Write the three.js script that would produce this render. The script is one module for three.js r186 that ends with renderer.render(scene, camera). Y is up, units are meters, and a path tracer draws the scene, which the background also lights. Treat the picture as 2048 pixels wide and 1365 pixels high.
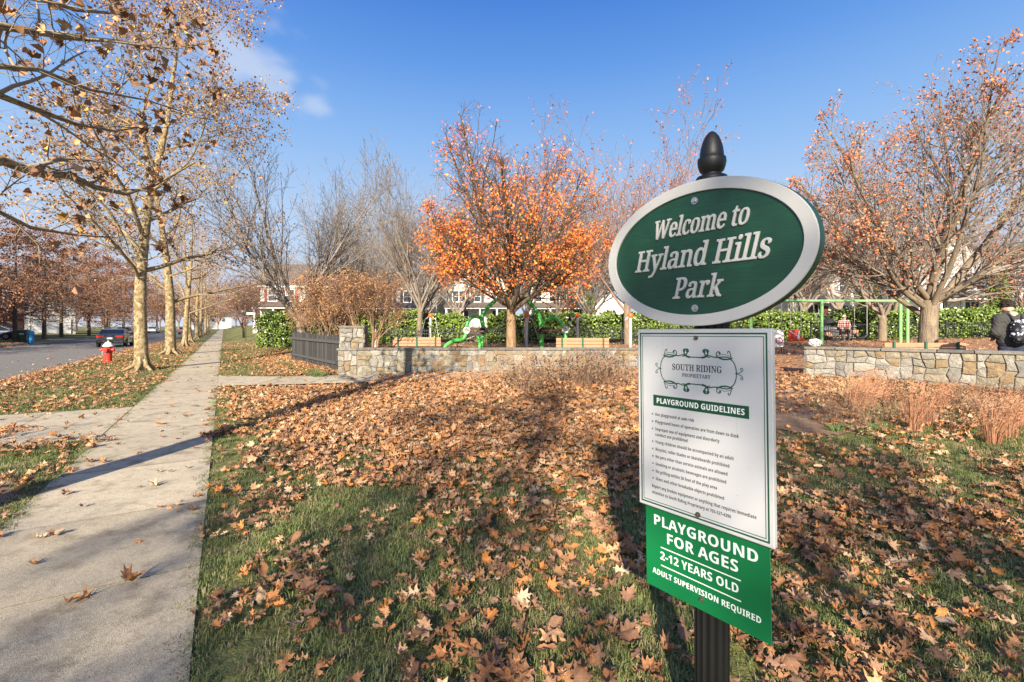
import * as THREE from 'three';
import { mergeGeometries, mergeVertices } from 'three/addons/utils/BufferGeometryUtils.js';
import { FontLoader } from 'three/addons/loaders/FontLoader.js';
import { TextGeometry } from 'three/addons/geometries/TextGeometry.js';
import { RoundedBoxGeometry } from 'three/addons/geometries/RoundedBoxGeometry.js';
import { MarchingCubes } from 'three/addons/objects/MarchingCubes.js';
import { createNoise2D } from 'simplex-noise';

// ---------------------------------------------------------------- camera, sky, sun, exposure
const scene = new THREE.Scene();
const EYE = 1.5, FOCAL = 940, HORIZON = 652;          // metres, pixels, pixel row in the 2048 x 1365 photograph
const camera = new THREE.PerspectiveCamera(2 * Math.atan(682.5 / FOCAL) * 180 / Math.PI, 2048 / 1365, 0.05, 3000);
camera.position.set(0, EYE, 0);
camera.lookAt(0, EYE, -10);
camera.setViewOffset(2048, 1365, 0, 682.5 - HORIZON, 2048, 1365);
const EXPOSURE = 2.4;
const renderer = new THREE.WebGLRenderer({ antialias: true });
renderer.setSize(1024, 682);
renderer.toneMapping = THREE.LinearToneMapping;
renderer.toneMappingExposure = EXPOSURE;
renderer.shadowMap.enabled = true;

const SUN_EL = 25 * Math.PI / 180, SUN_AZ = 9 * Math.PI / 180;      // light travels away from the viewer, a little to the right
const sunTravel = new THREE.Vector3(Math.sin(SUN_AZ) * Math.cos(SUN_EL), -Math.sin(SUN_EL), -Math.cos(SUN_AZ) * Math.cos(SUN_EL));
const sun = new THREE.DirectionalLight(new THREE.Color().setRGB(1.0, 0.88, 0.70), 5.0);
sun.position.copy(sunTravel).multiplyScalar(-120);
sun.castShadow = true;
sun.shadow.mapSize.set(4096, 4096);
Object.assign(sun.shadow.camera, { left: -80, right: 80, top: 80, bottom: -80, near: 1, far: 320 });
scene.add(sun, sun.target);

function rngOf(seed) {
  let a = seed >>> 0;
  return () => { a = (a + 0x6D2B79F5) | 0; let t = Math.imul(a ^ (a >>> 15), 1 | a); t = (t + Math.imul(t ^ (t >>> 7), 61 | t)) ^ t; return ((t ^ (t >>> 14)) >>> 0) / 4294967296; };
}
const noise2 = createNoise2D(rngOf(11));
const fbm = (x, y, o = 4) => { let s = 0, a = 0.5, n = 0; for (let i = 0; i < o; i++) { s += a * noise2(x, y); n += a; a *= 0.5; x = x * 2.03 + 17.1; y = y * 2.03 - 9.7; } return s / n; };
const clamp = (x, a = 0, b = 1) => Math.min(b, Math.max(a, x));
const sstep = (a, b, x) => { const t = clamp((x - a) / (b - a)); return t * t * (3 - 2 * t); };
const mix = (a, b, t) => a + (b - a) * t;
const dirOf = (u, v) => new THREE.Vector3((u - 1024) / FOCAL, (HORIZON - v) / FOCAL, -1).normalize();

{ // clear late-autumn sky with a few thin wisps of cloud
  const w = 1024, h = 512, data = new Float32Array(w * h * 4), r = rngOf(5);
  const wisps = [[dirOf(628, 207), 0.03, 0.35], [dirOf(455, 100), 0.08, 0.5], [dirOf(545, 165), 0.04, 0.4], [dirOf(300, 60), 0.07, 0.25]];
  for (let i = 0; i < 16; i++) { const a = r() * 6.283, e = 0.25 + r() * 0.5; wisps.push([new THREE.Vector3(Math.cos(a) * Math.cos(e), Math.sin(e), Math.abs(Math.sin(a)) * Math.cos(e)), 0.05 + r() * 0.06, 0.4]); }
  const stops = [[0, 0.68, 0.76, 0.90], [0.12, 0.58, 0.72, 0.93], [0.21, 0.49, 0.67, 0.94], [0.36, 0.28, 0.51, 0.90], [0.5, 0.13, 0.34, 0.81], [0.62, 0.06, 0.22, 0.70], [1.0, 0.035, 0.14, 0.52], [1.571, 0.03, 0.11, 0.42]];
  const d = new THREE.Vector3(), toSun = sunTravel.clone().negate();
  for (let j = 0; j < h; j++) for (let i = 0; i < w; i++) {
    const el = ((j + 0.5) / h - 0.5) * Math.PI, az = ((i + 0.5) / w - 0.5) * 2 * Math.PI;
    d.set(Math.cos(el) * Math.cos(az), Math.sin(el), Math.cos(el) * Math.sin(az));
    let k = 0; const e = Math.max(0, el); while (k < stops.length - 2 && e > stops[k + 1][0]) k++;
    const t = clamp((e - stops[k][0]) / (stops[k + 1][0] - stops[k][0])), c = [1, 2, 3].map(n => mix(stops[k][n], stops[k + 1][n], t));
    const au = Math.exp(-d.angleTo(toSun) / 0.42), glow = [1.5, 1.35, 1.1]; for (let n = 0; n < 3; n++) c[n] += au * glow[n]; let cl = 0; // pale air round the unseen sun, this glow added to warm the shade
    for (const [v, s, a] of wisps) { const q = d.distanceTo(v) / s; if (q < 1.6) cl = Math.max(cl, a * sstep(0.25, 0.9, (1 - q / 1.6) + 0.55 * fbm(d.x * 14 + d.z * 9, d.y * 22, 5))); }
    for (let n = 0; n < 3; n++) data[(j * w + i) * 4 + n] = mix(c[n], [0.85, 0.88, 0.93][n], cl) / EXPOSURE;
    data[(j * w + i) * 4 + 3] = 1;
  }
  const sky = new THREE.DataTexture(data, w, h, THREE.RGBAFormat, THREE.FloatType);
  sky.mapping = THREE.EquirectangularReflectionMapping; sky.magFilter = THREE.LinearFilter; sky.needsUpdate = true;
  scene.background = sky; scene.environment = sky;
}

// ---------------------------------------------------------------- helpers
const names = new Map();
function numbered(n) { const k = names.get(n) || 0; names.set(n, k + 1); return k ? `${n}_${String(k).padStart(3, '0')}` : n; }
function tag(o, label, category, group) { o.userData.label = label; o.userData.category = category; if (group) o.userData.group = group; return o; }
function shade(o) { o.castShadow = o.receiveShadow = true; return o; }
function thing(name, label, category, pos = [0, 0, 0], turn = 0, group) {
  const o = new THREE.Group(); o.name = numbered(name); o.position.set(...pos); o.rotation.y = turn; scene.add(o);
  return tag(o, label, category, group);
}
function part(name, geo, mat, parent, label) { const o = shade(new THREE.Mesh(geo, mat)); o.name = name; parent.add(o); if (label) o.userData.label = label; return o; }
function structure(name, geo, mat) { const o = shade(new THREE.Mesh(geo, mat)); o.name = numbered(name); o.userData.kind = 'structure'; scene.add(o); return o; }
const C = (r, g, b) => new THREE.Color().setRGB(r, g, b);
const M = (r, g, b, rough = 0.85, extra = {}) => new THREE.MeshStandardMaterial({ color: C(r, g, b), roughness: rough, ...extra });
const V = (x, y, z) => new THREE.Vector3(x, y, z);
const box = (w, h, d, x = 0, y = 0, z = 0) => new THREE.BoxGeometry(w, h, d).translate(x, y, z);
const rbox = (w, h, d, x = 0, y = 0, z = 0, r = 0.01, s = 2) => new RoundedBoxGeometry(w, h, d, s, Math.min(r, w / 2.05, h / 2.05, d / 2.05)).translate(x, y, z);
function bar(a, b, r0, r1 = r0, sides = 8) {
  const A = V(...a), B = V(...b), L = A.distanceTo(B), g = new THREE.CylinderGeometry(r1, r0, L, sides);
  g.applyQuaternion(new THREE.Quaternion().setFromUnitVectors(V(0, 1, 0), B.clone().sub(A).normalize()));
  return g.translate((A.x + B.x) / 2, (A.y + B.y) / 2, (A.z + B.z) / 2);
}
const merge = gs => mergeGeometries(gs.map(g => { const q = g.index ? g.toNonIndexed() : g; for (const k of Object.keys(q.attributes)) if (!['position', 'normal', 'uv'].includes(k)) q.deleteAttribute(k); return q; }));
const lathe = (pts, seg = 20) => new THREE.LatheGeometry(pts.map(p => new THREE.Vector2(p[0], p[1])), seg);
function canvasTex(w, h, draw) {
  const c = document.createElement('canvas'); c.width = w; c.height = h; draw(c.getContext('2d'), w, h);
  const t = new THREE.CanvasTexture(c); t.colorSpace = THREE.SRGBColorSpace; t.wrapS = t.wrapT = THREE.RepeatWrapping; return t;
}
// texture from a function of tile coordinates; tileable because each sample is blended with its wrapped neighbours
function dataTex(n, m, f, srgb = true) {
  const d = new Uint8Array(n * m * 4);
  for (let j = 0; j < m; j++) for (let i = 0; i < n; i++) { const c = f(i / n, j / m); for (let k = 0; k < 3; k++) d[(j * n + i) * 4 + k] = clamp(Array.isArray(c) ? c[k] : c) * 255; d[(j * n + i) * 4 + 3] = 255; }
  const t = new THREE.DataTexture(d, n, m, THREE.RGBAFormat); if (srgb) t.colorSpace = THREE.SRGBColorSpace;
  t.wrapS = t.wrapT = THREE.RepeatWrapping; t.magFilter = THREE.LinearFilter; t.minFilter = THREE.LinearMipmapLinearFilter; t.generateMipmaps = true; t.needsUpdate = true; return t;
}
function tnoise(u, v, f, g = f, o = 4) { // tileable fbm
  const a = sstep(0, 1, u), b = sstep(0, 1, v), F = (x, y) => fbm(x * f, y * g, o);
  return mix(mix(F(u, v), F(u - 1, v), a), mix(F(u, v - 1), F(u - 1, v - 1), a), b) * 1.35;
}
function rep(t, x, y = x) { const c = t.clone(); c.repeat.set(x, y); c.needsUpdate = true; return c; }

// place frame: pixel -> ground; s runs along the footpath, w to the right of it
const DX = -0.523, DZ = 0.852;
const SW = (s, w) => [DX * s + DZ * w, DZ * s - DX * w];                 // -> [X, depth]
const WS = (X, z) => [DX * X + DZ * z, DZ * X - DX * z];                 // -> [s, w]
const WALL_L = [[-4.35, 13.2], [5.6, 13.2]], WALL_R = [[7.0, 11.2], [12.4, 6.6]];
const zWall = X => X < 5.6 ? 13.2 : X < 7 ? mix(13.2, 11.2, (X - 5.6) / 1.4) : 11.2 - (X - 7) * 0.852;
function height(X, z) {
  const w = WS(X, z)[1];
  if (w < -5.01 && w > -14.49) return -0.14;
  if (w <= -14.49) return 0.02 + 0.02 * Math.min(18, -14.49 - w);
  const k = sstep(0.6, 9, w), b = z - zWall(X);
  return k * (0.25 * sstep(3, 11, z) + 0.15 * sstep(0, 4, b) + 0.018 * Math.max(0, Math.min(b, 70) - 4)) + (w > 0 ? 0.018 * Math.max(0, Math.min(z, 75) - 20) * (1 - k) * sstep(0, 3, w) * 0.5 : 0);
}
const at = (X, z, up = 0) => [X, height(X, z) + up, -z];
const onRay = (u, v, z) => V((u - 1024) / FOCAL * z, EYE + (HORIZON - v) / FOCAL * z, -z);
const Xat = (u, z) => (u - 1024) / FOCAL * z;

// accumulates raw triangles
class Acc {
  constructor() { this.p = []; this.n = []; this.t = []; this.i = []; }
  tube(pts, rad, sides, v0 = 0) {
    const base = this.p.length / 3, N = pts.length; let vlen = v0, ref = Math.abs(pts[1].y - pts[0].y) > 0.8 * pts[1].distanceTo(pts[0]) ? V(1, 0, 0) : V(0, 1, 0);
    const d = V(0, 0, 0), a = V(0, 0, 0), b = V(0, 0, 0);
    for (let k = 0; k < N; k++) {
      d.copy(pts[Math.min(N - 1, k + 1)]).sub(pts[Math.max(0, k - 1)]).normalize();
      a.crossVectors(ref, d).normalize(); b.crossVectors(d, a); ref = b.clone().negate().cross(d).cross(d).negate().lengthSq() > 1e-6 ? V(0, 0, 0).crossVectors(d, a) : ref;
      if (k) vlen += pts[k].distanceTo(pts[k - 1]);
      for (let s = 0; s <= sides; s++) {
        const an = s / sides * 6.28318, c = Math.cos(an), e = Math.sin(an), nx = a.x * c + b.x * e, ny = a.y * c + b.y * e, nz = a.z * c + b.z * e;
        this.p.push(pts[k].x + nx * rad[k], pts[k].y + ny * rad[k], pts[k].z + nz * rad[k]); this.n.push(nx, ny, nz); this.t.push(s / sides, vlen);
      }
    }
    for (let k = 0; k < N - 1; k++) for (let s = 0; s < sides; s++) { const q = base + k * (sides + 1) + s, r = q + sides + 1; this.i.push(q, q + 1, r, q + 1, r + 1, r); }
  }
  tri(a, b, c, n) { const k = this.p.length / 3; for (const q of [a, b, c]) { this.p.push(q[0], q[1], q[2]); this.n.push(...n); this.t.push(q[0] + 0.37 * q[2], q[1]); } this.i.push(k, k + 1, k + 2); }
  get size() { return this.i.length / 3; }
  geo() {
    const g = new THREE.BufferGeometry();
    g.setAttribute('position', new THREE.Float32BufferAttribute(this.p, 3)); g.setAttribute('normal', new THREE.Float32BufferAttribute(this.n, 3)); g.setAttribute('uv', new THREE.Float32BufferAttribute(this.t, 2)); g.setIndex(this.i); return g;
  }
}
// flat polygon prism in world metres, uv = metres; pts are [X, depth], clockwise or not
function slab(pts, y0, y1, follow = false) {
  const sh = new THREE.Shape(pts.map(p => new THREE.Vector2(p[0], p[1])));
  const g = new THREE.ExtrudeGeometry(sh, { depth: y1 - y0, bevelEnabled: true, bevelSize: -0.006, bevelThickness: 0.006, bevelSegments: 1, bevelOffset: 0 });
  g.rotateX(-Math.PI / 2);                   // (x, y, h) -> (x, h, -y)
  g.translate(0, y0, 0);
  const p = g.attributes.position, uv = g.attributes.uv;
  for (let i = 0; i < p.count; i++) uv.setXY(i, p.getX(i), p.getZ(i) + p.getY(i));
  if (follow) { for (let i = 0; i < p.count; i++) p.setY(i, p.getY(i) + height(p.getX(i), -p.getZ(i))); g.computeVertexNormals(); }
  return g;
}
// sheet over a grid (rows of [X, depth]) draped on the terrain
function sheet(rows, up) {
  const p = [], t = [], idx = [], m = rows[0].length;
  for (const r of rows) for (const [X, z] of r) { p.push(X, height(X, z) + up, -z); t.push(X, z); }
  for (let j = 0; j < rows.length - 1; j++) for (let i = 0; i < m - 1; i++) { const a = j * m + i, b = a + 1, c = a + m, d = c + 1; idx.push(a, b, c, b, d, c); }
  const g = new THREE.BufferGeometry(); g.setAttribute('position', new THREE.Float32BufferAttribute(p, 3)); g.setAttribute('uv', new THREE.Float32BufferAttribute(t, 2)); g.setIndex(idx); g.computeVertexNormals();
  if (g.attributes.normal.getY(Math.floor(p.length / 6)) < 0) { for (let k = 0; k < idx.length; k += 3) [idx[k], idx[k + 1]] = [idx[k + 1], idx[k]]; g.setIndex(idx); g.computeVertexNormals(); }
  return g;
}

// ---------------------------------------------------------------- textures and materials
const rT = rngOf(77);
const texConcrete = dataTex(512, 512, (u, v) => { const k = 0.70 + 0.05 * tnoise(u, v, 5) + 0.03 * tnoise(u, v, 40, 40, 2) + (rT() - 0.5) * 0.15; const s = rT() < 0.06 ? -0.16 : rT() < 0.05 ? 0.1 : 0, st = -0.10 * sstep(0.15, 0.6, tnoise(u + 0.3, v, 3)) - 0.05 * sstep(0.1, 0.5, tnoise(u + 0.7, v + 0.2, 11)); return [k + s + st, k * 0.955 + s + st, k * 0.87 + s + st]; });
const bumpGrain = dataTex(256, 256, (u, v) => 0.5 + 0.18 * tnoise(u, v, 30, 30, 3) + (rT() - 0.5) * 0.5, false);
const texAsphalt = dataTex(512, 512, (u, v) => { const k = 0.44 + 0.04 * tnoise(u, v, 4) + (rT() - 0.5) * 0.12; return [k * 1.0, k * 0.97, k * 0.92]; });
const texGround = dataTex(1024, 1024, (u, v) => {
  const a = tnoise(u, v, 6), b = tnoise(u + 0.2, v + 0.4, 22), f = (rT() - 0.5) * 0.16, g = sstep(-0.55, 0.1, a + 0.5 * b + 0.35);
  return [mix(0.37, 0.42, g) + 0.05 * b + f, mix(0.30, 0.42, g) + 0.06 * b + f, mix(0.20, 0.22, g) + 0.03 * b + f * 0.8];
});
const texDirt = dataTex(512, 512, (u, v) => { const k = 0.48 + 0.09 * tnoise(u, v, 5) + 0.05 * tnoise(u, v, 24) + (rT() - 0.5) * 0.11; return [k, k * 0.80, k * 0.63]; });
const texMulch = dataTex(512, 512, (u, v) => { const k = 0.62 + 0.10 * tnoise(u, v, 6) + 0.10 * tnoise(u, v, 50, 30, 2) + (rT() - 0.5) * 0.2; return [k, k * 0.74, k * 0.55]; });
const texPlane = dataTex(256, 512, (u, v) => {  // plane-tree bark: cream, olive and tan flakes
  const a = tnoise(u, v, 5, 7, 3), b = tnoise(u + 0.37, v + 0.61, 8, 11, 3), f = (rT() - 0.5) * 0.05;
  let c = [0.74, 0.68, 0.54]; if (a > 0.12) c = [0.60, 0.54, 0.39]; if (b > 0.32) c = [0.47, 0.42, 0.32]; if (a < -0.42) c = [0.84, 0.80, 0.69];
  return c.map(x => x + f + 0.03 * b);
});
const texBark = dataTex(256, 512, (u, v) => { const k = 0.52 + 0.12 * tnoise(u, v, 14, 3, 3) + 0.06 * tnoise(u, v, 40, 18, 2) + (rT() - 0.5) * 0.06; return [k, k * 0.90, k * 0.77]; });
const bumpBark = dataTex(256, 512, (u, v) => 0.5 + 0.4 * tnoise(u, v, 16, 3, 3) + 0.1 * tnoise(u, v, 40, 20, 2), false);
const texStone = dataTex(256, 256, (u, v) => { const k = 0.86 + 0.14 * tnoise(u, v, 4) + 0.08 * tnoise(u, v, 18) + (rT() - 0.5) * 0.07; return [k, k * (0.985 + 0.02 * tnoise(u, v, 3)), k * (0.96 + 0.05 * tnoise(u + 0.5, v, 3))]; });
const bumpStone = dataTex(256, 256, (u, v) => 0.5 + 0.35 * tnoise(u, v, 6) + 0.15 * tnoise(u, v, 26), false);
const texWood = dataTex(256, 256, (u, v) => { const k = 0.85 + 0.1 * tnoise(u, v, 2, 26, 3) + 0.05 * tnoise(u, v, 6, 60, 2); return [k, k, k]; });
const texRoof = dataTex(256, 256, (u, v) => { const row = Math.floor(v * 16), q = (u * 12 + (row % 2) * 0.5) % 1, k = 0.8 + 0.14 * noise2(Math.floor(u * 12 + (row % 2) * 0.5) * 3.3, row * 7.7) + (rT() - 0.5) * 0.1; return [k, k, k]; });
const bumpSiding = dataTex(8, 256, (u, v) => (v * 16) % 1, false);
const texBrick = dataTex(256, 256, (u, v) => { const row = Math.floor(v * 16), x = (u * 6 + (row % 2) * 0.5), edge = (v * 16) % 1 < 0.14 || x % 1 < 0.06; const k = 0.9 + 0.25 * noise2(Math.floor(x) * 5.1, row * 3.7); return edge ? [0.62, 0.55, 0.5] : [0.48 * k, 0.30 * k, 0.25 * k]; });

const MAT = {
  ground: new THREE.MeshStandardMaterial({ map: rep(texGround, 0.28), roughness: 1, bumpMap: rep(bumpStone, 2.2), bumpScale: 0.02 }),
  concrete: [1, 0.93, 0.86, 1.1].map(k => new THREE.MeshStandardMaterial({ map: rep(texConcrete, 0.55), color: C(k, k * 0.95, k * 0.84), roughness: 0.92, bumpMap: rep(bumpGrain, 3.1), bumpScale: 0.004 })),
  asphalt: new THREE.MeshStandardMaterial({ map: rep(texAsphalt, 0.4), color: C(1, 1, 1), roughness: 0.9, bumpMap: rep(bumpGrain, 3), bumpScale: 0.006 }),
  dirt: new THREE.MeshStandardMaterial({ map: rep(texDirt, 0.6), roughness: 1, bumpMap: rep(bumpStone, 1.5), bumpScale: 0.02 }),
  mulch: new THREE.MeshStandardMaterial({ map: rep(texMulch, 0.5), roughness: 1, bumpMap: rep(bumpGrain, 1.2), bumpScale: 0.03 }),
  planeBark: new THREE.MeshStandardMaterial({ map: rep(texPlane, 1, 0.55), color: C(0.60, 0.55, 0.50), roughness: 0.9, bumpMap: rep(texPlane, 1, 0.55), bumpScale: 0.006 }),
  bark: new THREE.MeshStandardMaterial({ map: rep(texBark, 1, 0.6), color: C(0.9, 0.88, 0.86), roughness: 0.95, bumpMap: rep(bumpBark, 1, 0.6), bumpScale: 0.02 }),
  barkDark: new THREE.MeshStandardMaterial({ map: rep(texBark, 1, 0.6), color: C(0.5, 0.46, 0.42), roughness: 0.95, bumpMap: rep(bumpBark, 1, 0.6), bumpScale: 0.02 }),
  barkTan: new THREE.MeshStandardMaterial({ map: rep(texBark, 1, 0.6), color: C(1.0, 0.80, 0.62), roughness: 0.9 }),
  twigPlane: M(0.26, 0.21, 0.15, 0.95), twigGrey: M(0.24, 0.20, 0.165, 0.95), twigBrown: M(0.20, 0.14, 0.10, 0.95), twigRed: M(0.25, 0.155, 0.12, 0.95),
  leaf: new THREE.MeshStandardMaterial({ color: C(1, 1, 1), roughness: 0.8, side: THREE.DoubleSide }),
  groundLeaf: new THREE.MeshStandardMaterial({ map: dataTex(128, 128, (u, v) => { const x = Math.abs(u - 0.5) * 1.3, y = v, vein = Math.exp(-x * x * 9000) + 0.6 * Math.exp(-Math.pow(((y - x * 0.9) * 6.5) % 1 - 0.5, 2) * 160), k = 0.82 + 0.1 * tnoise(u, v, 5) + 0.1 * tnoise(u, v, 20) + 0.16 * vein - 0.3 * sstep(0.35, 0.6, tnoise(u + 0.3, v + 0.1, 7)); return [k, k * 0.98, k * 0.95]; }), color: C(1.5, 1.5, 1.5), roughness: 0.8, side: THREE.DoubleSide }),
  hedgeLeaf: new THREE.MeshStandardMaterial({ color: C(1, 1, 1), roughness: 0.32, side: THREE.DoubleSide }),
  iron: M(0.025, 0.026, 0.03, 0.5, { metalness: 0.3 }), steel: M(0.45, 0.45, 0.46, 0.4, { metalness: 0.7 }),
};

// ---------------------------------------------------------------- the setting: ground, street, footpaths
const lawn = (() => {
  const S = [], Wv = [];
  for (let s = -40; s < 60; s += 0.8) S.push(s); for (let s = 60; s < 130; s += 4) S.push(s); for (const s of [130, 160, 220, 320, 500, 900]) S.push(s); for (const s of [-45, -60, -90, -200]) S.unshift(s);
  for (const w of [-900, -300, -120, -60, -40, -33, -30, -26, -22, -18, -16, -14.5, -14.48, -12, -8, -5.02, -5.0, -4.4, -3.8, -3.2, -2.6, -2, -1.4, -0.8, -0.125]) Wv.push(w);
  for (let w = 0.4; w < 40; w += 0.7) Wv.push(w); for (const w of [41, 45, 50, 56, 64, 74, 90, 130, 220, 400, 900]) Wv.push(w);
  const g = sheet(S.map(s => Wv.map(w => SW(s, w))), 0);
  return structure('lawn', g, MAT.ground);
})();
{ // street with kerbs
  const rows = []; for (let s = -60; s <= 400; s += s < 100 ? 20 : 75) rows.push([-14.45, -9.8, -5.32].map(w => SW(s, w)));
  structure('street', sheet(rows, 0.006), MAT.asphalt);
  const gut = []; for (let s = -60; s <= 400; s += 20) gut.push([-5.318, -5.05].map(w => SW(s, w)));
  const kerbs = structure('kerb', sheet(gut, 0.012), MAT.concrete[2]);
  for (const [wa, wb] of [[-5.16, -4.99], [-14.53, -14.36]]) for (let s = -30; s < 150; s += 3) { if (wa > -6 && s > 8 && s < 11) continue;
    part('kerb_stone', slab([SW(s, wa), SW(s + 2.985, wa), SW(s + 2.985, wb), SW(s, wb)], -0.2, wa < -10 ? 0.03 : 0.012), MAT.concrete[s % 2 ? 1 : 2], kerbs); }
  const back = []; for (let X = -14; X <= 70; X += 4) back.push([31, 33, 35, 37].map(z => [X, z]));
  structure('street', sheet(back, 0.03), MAT.asphalt);
}
{ // footpath of poured slabs beside the street, lead walk to the kerb, path into the park
  const path = new THREE.Group(); path.name = 'sidewalk'; path.userData.kind = 'structure'; scene.add(path);
  const joints = [-6, -4.4, -2.8, -0.8, 0.75, 2.2, 3.5, 4.78, 6.3, 8.2, 10.5, 12.5]; while (joints[joints.length - 1] < 96) joints.push(joints[joints.length - 1] + 1.55);
  const r = rngOf(3);
  joints.slice(0, -1).forEach((s, i) => { const e = joints[i + 1] - 0.016, top = 0.012 + (r() - 0.5) * 0.008, m = s > 4.7 && s < 5 ? 3 : s < 4.7 ? 2 : Math.floor(r() * 2);
    part('paving_slab', slab([SW(s, -1.4), SW(e, -1.4), SW(e, -0.125), SW(s, -0.125)], -0.08, top), MAT.concrete[m], path); });
  part('paving_strip', slab([SW(joints[joints.length - 1], -1.4), SW(300, -1.4), SW(300, -0.125), SW(joints[joints.length - 1], -0.125)], -0.08, 0.01), MAT.concrete[1], path);
  const lead = new THREE.Group(); lead.name = 'lead_walk'; lead.userData.kind = 'structure'; scene.add(lead);
  for (const [s0, s1, w0, w1, m] of [[8.22, 10.95, -2.55, -1.41, 0], [9.5, 11.05, -3.8, -2.56, 1], [9.5, 11.1, -4.98, -3.81, 0], [8.15, 8.5, -4.98, -2.56, 1]])
    part('paving_slab', slab([SW(s0, w0), SW(s1, w0), SW(s1, w1), SW(s0, w1)], -0.08, 0.014), MAT.concrete[m], lead);
  const pk = new THREE.Group(); pk.name = 'park_path'; pk.userData.kind = 'structure'; scene.add(pk);
  const curve = new THREE.CatmullRomCurve3([V(-7.65, 0, 12.35), V(-6.3, 0, 12.45), V(-4.6, 0, 12.55), V(-2, 0, 12.35), V(1.5, 0, 12.0), V(4.3, 0, 11.7), V(5.8, 0, 11.9), V(6.5, 0, 13.4), V(6.9, 0, 16)]);
  const P = curve.getSpacedPoints(14);
  const side = (i, k) => { const a = P[Math.max(0, i - 1)], b = P[Math.min(14, i + 1)], d = b.clone().sub(a).normalize(); const h = mix(0.95, 0.65, i / 8); return [P[i].x - d.z * h * k, P[i].z + d.x * h * k]; };
  for (let i = 0; i < 14; i++) { const q = [side(i, -1), side(i + 1, -1), side(i + 1, 1), side(i, 1)]; if (i === 0) { q[0] = SW(13.4, -0.12); q[3] = SW(16.1, -0.12); }
    const rows = [0, 0.5, 1].map(t => [0, 0.33, 0.66, 0.985].map(k => { const a = [mix(q[0][0], q[3][0], t), mix(q[0][1], q[3][1], t)], b = [mix(q[1][0], q[2][0], t), mix(q[1][1], q[2][1], t)]; return [mix(a[0], b[0], k), mix(a[1], b[1], k)]; }));
    part('paving_slab', sheet(rows, 0.05), MAT.concrete[i % 2], pk); }
}
{ // worn earth by the gap in the wall, gravel corner by the lead walk, mulch in the playground
  const rows = []; for (let j = 0; j <= 16; j++) { const z = 6.1 + j * 0.46, c = mix(4.1, 6.2, j / 16), h = 0.75 + 0.5 * sstep(6, 12, z) + 0.25 * noise2(z, 3); rows.push([...Array(9)].map((_, i) => [c + (i / 8 - 0.5) * 2 * h * (j === 0 ? 0.25 : 1), z + 0.1 * noise2(i, j)])); }
  structure('dirt_path', sheet(rows, 0.018), MAT.dirt);
  const gr = []; for (let i = 0; i <= 4; i++) gr.push([...Array(7)].map((_, j) => SW(8.5 + i * 0.25, -4.98 + j * 0.404)));
  structure('gravel_patch', sheet(gr, 0.02), MAT.dirt);
  const bare = []; for (let i = 0; i <= 8; i++) bare.push([...Array(9)].map((_, j) => { const a = j / 8 * 6.283, q = i / 8 * (1.15 + 0.3 * noise2(Math.cos(a) * 2, Math.sin(a) * 2)); const [s0, w0] = [5.6, -2.5]; return SW(s0 + Math.cos(a) * q * 1.3, w0 + Math.sin(a) * q * 0.95); }));
  structure('bare_soil', sheet(bare, 0.008), MAT.dirt);
  const mu = []; for (let j = 0; j <= 24; j++) { const z = 7 + j * 0.7; mu.push([...Array(45)].map((_, i) => { const X = -6.2 + i * 0.75; return [X, Math.max(z, zWall(X) + 0.25)]; })); }
  structure('mulch', sheet(mu.map(r => r), 0.02), MAT.mulch);
}

// ---------------------------------------------------------------- stone walls
const stoneMats = [[0.33, 0.315, 0.285], [0.28, 0.255, 0.20], [0.38, 0.365, 0.335], [0.31, 0.23, 0.14], [0.25, 0.245, 0.235], [0.34, 0.30, 0.23], [0.42, 0.405, 0.375]].map(c => new THREE.MeshStandardMaterial({ color: C(...c), map: rep(texStone, 1.7), roughness: 0.95, bumpMap: rep(bumpStone, 2.4), bumpScale: 0.02 }));
const mortar = new THREE.MeshStandardMaterial({ color: C(0.36, 0.34, 0.295), map: texStone, roughness: 1, bumpMap: bumpGrain, bumpScale: 0.01 });
function stoneGeo(poly, depth, r) { // poly in the wall plane, chamfered face
  const n = poly.length, cx = poly.reduce((s, p) => s + p[0], 0) / n, cy = poly.reduce((s, p) => s + p[1], 0) / n, ring = [];
  for (let i = 0; i < n; i++) { const a = poly[i], b = poly[(i + 1) % n]; ring.push(a, [mix(a[0], b[0], 0.5) + (r() - 0.5) * 0.014, mix(a[1], b[1], 0.5) + (r() - 0.5) * 0.014]); }
  const p = [], uv = [], idx = [], m = ring.length, o = r() * 5;
  const put = (x, y, z) => { p.push(x, y, z); uv.push(x + o, y + o + z); };
  for (const [k, z] of [[1, -0.03], [0.985, depth * 0.6], [0.9, depth]]) for (const q of ring) put(cx + (q[0] - cx) * k, cy + (q[1] - cy) * k, z + (z === depth ? (r() - 0.5) * 0.012 : 0));
  put(cx, cy, depth + 0.006 + r() * 0.008);
  for (let l = 0; l < 2; l++) for (let i = 0; i < m; i++) { const a = l * m + i, b = l * m + (i + 1) % m; idx.push(a, b, a + m, b, b + m, a + m); }
  for (let i = 0; i < m; i++) idx.push(2 * m + i, 2 * m + (i + 1) % m, 3 * m);
  const g = new THREE.BufferGeometry(); g.setAttribute('position', new THREE.Float32BufferAttribute(p, 3)); g.setAttribute('uv', new THREE.Float32BufferAttribute(uv, 2)); g.setIndex(idx);
  const q = g.toNonIndexed(); q.computeVertexNormals(); return q;
}
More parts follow.
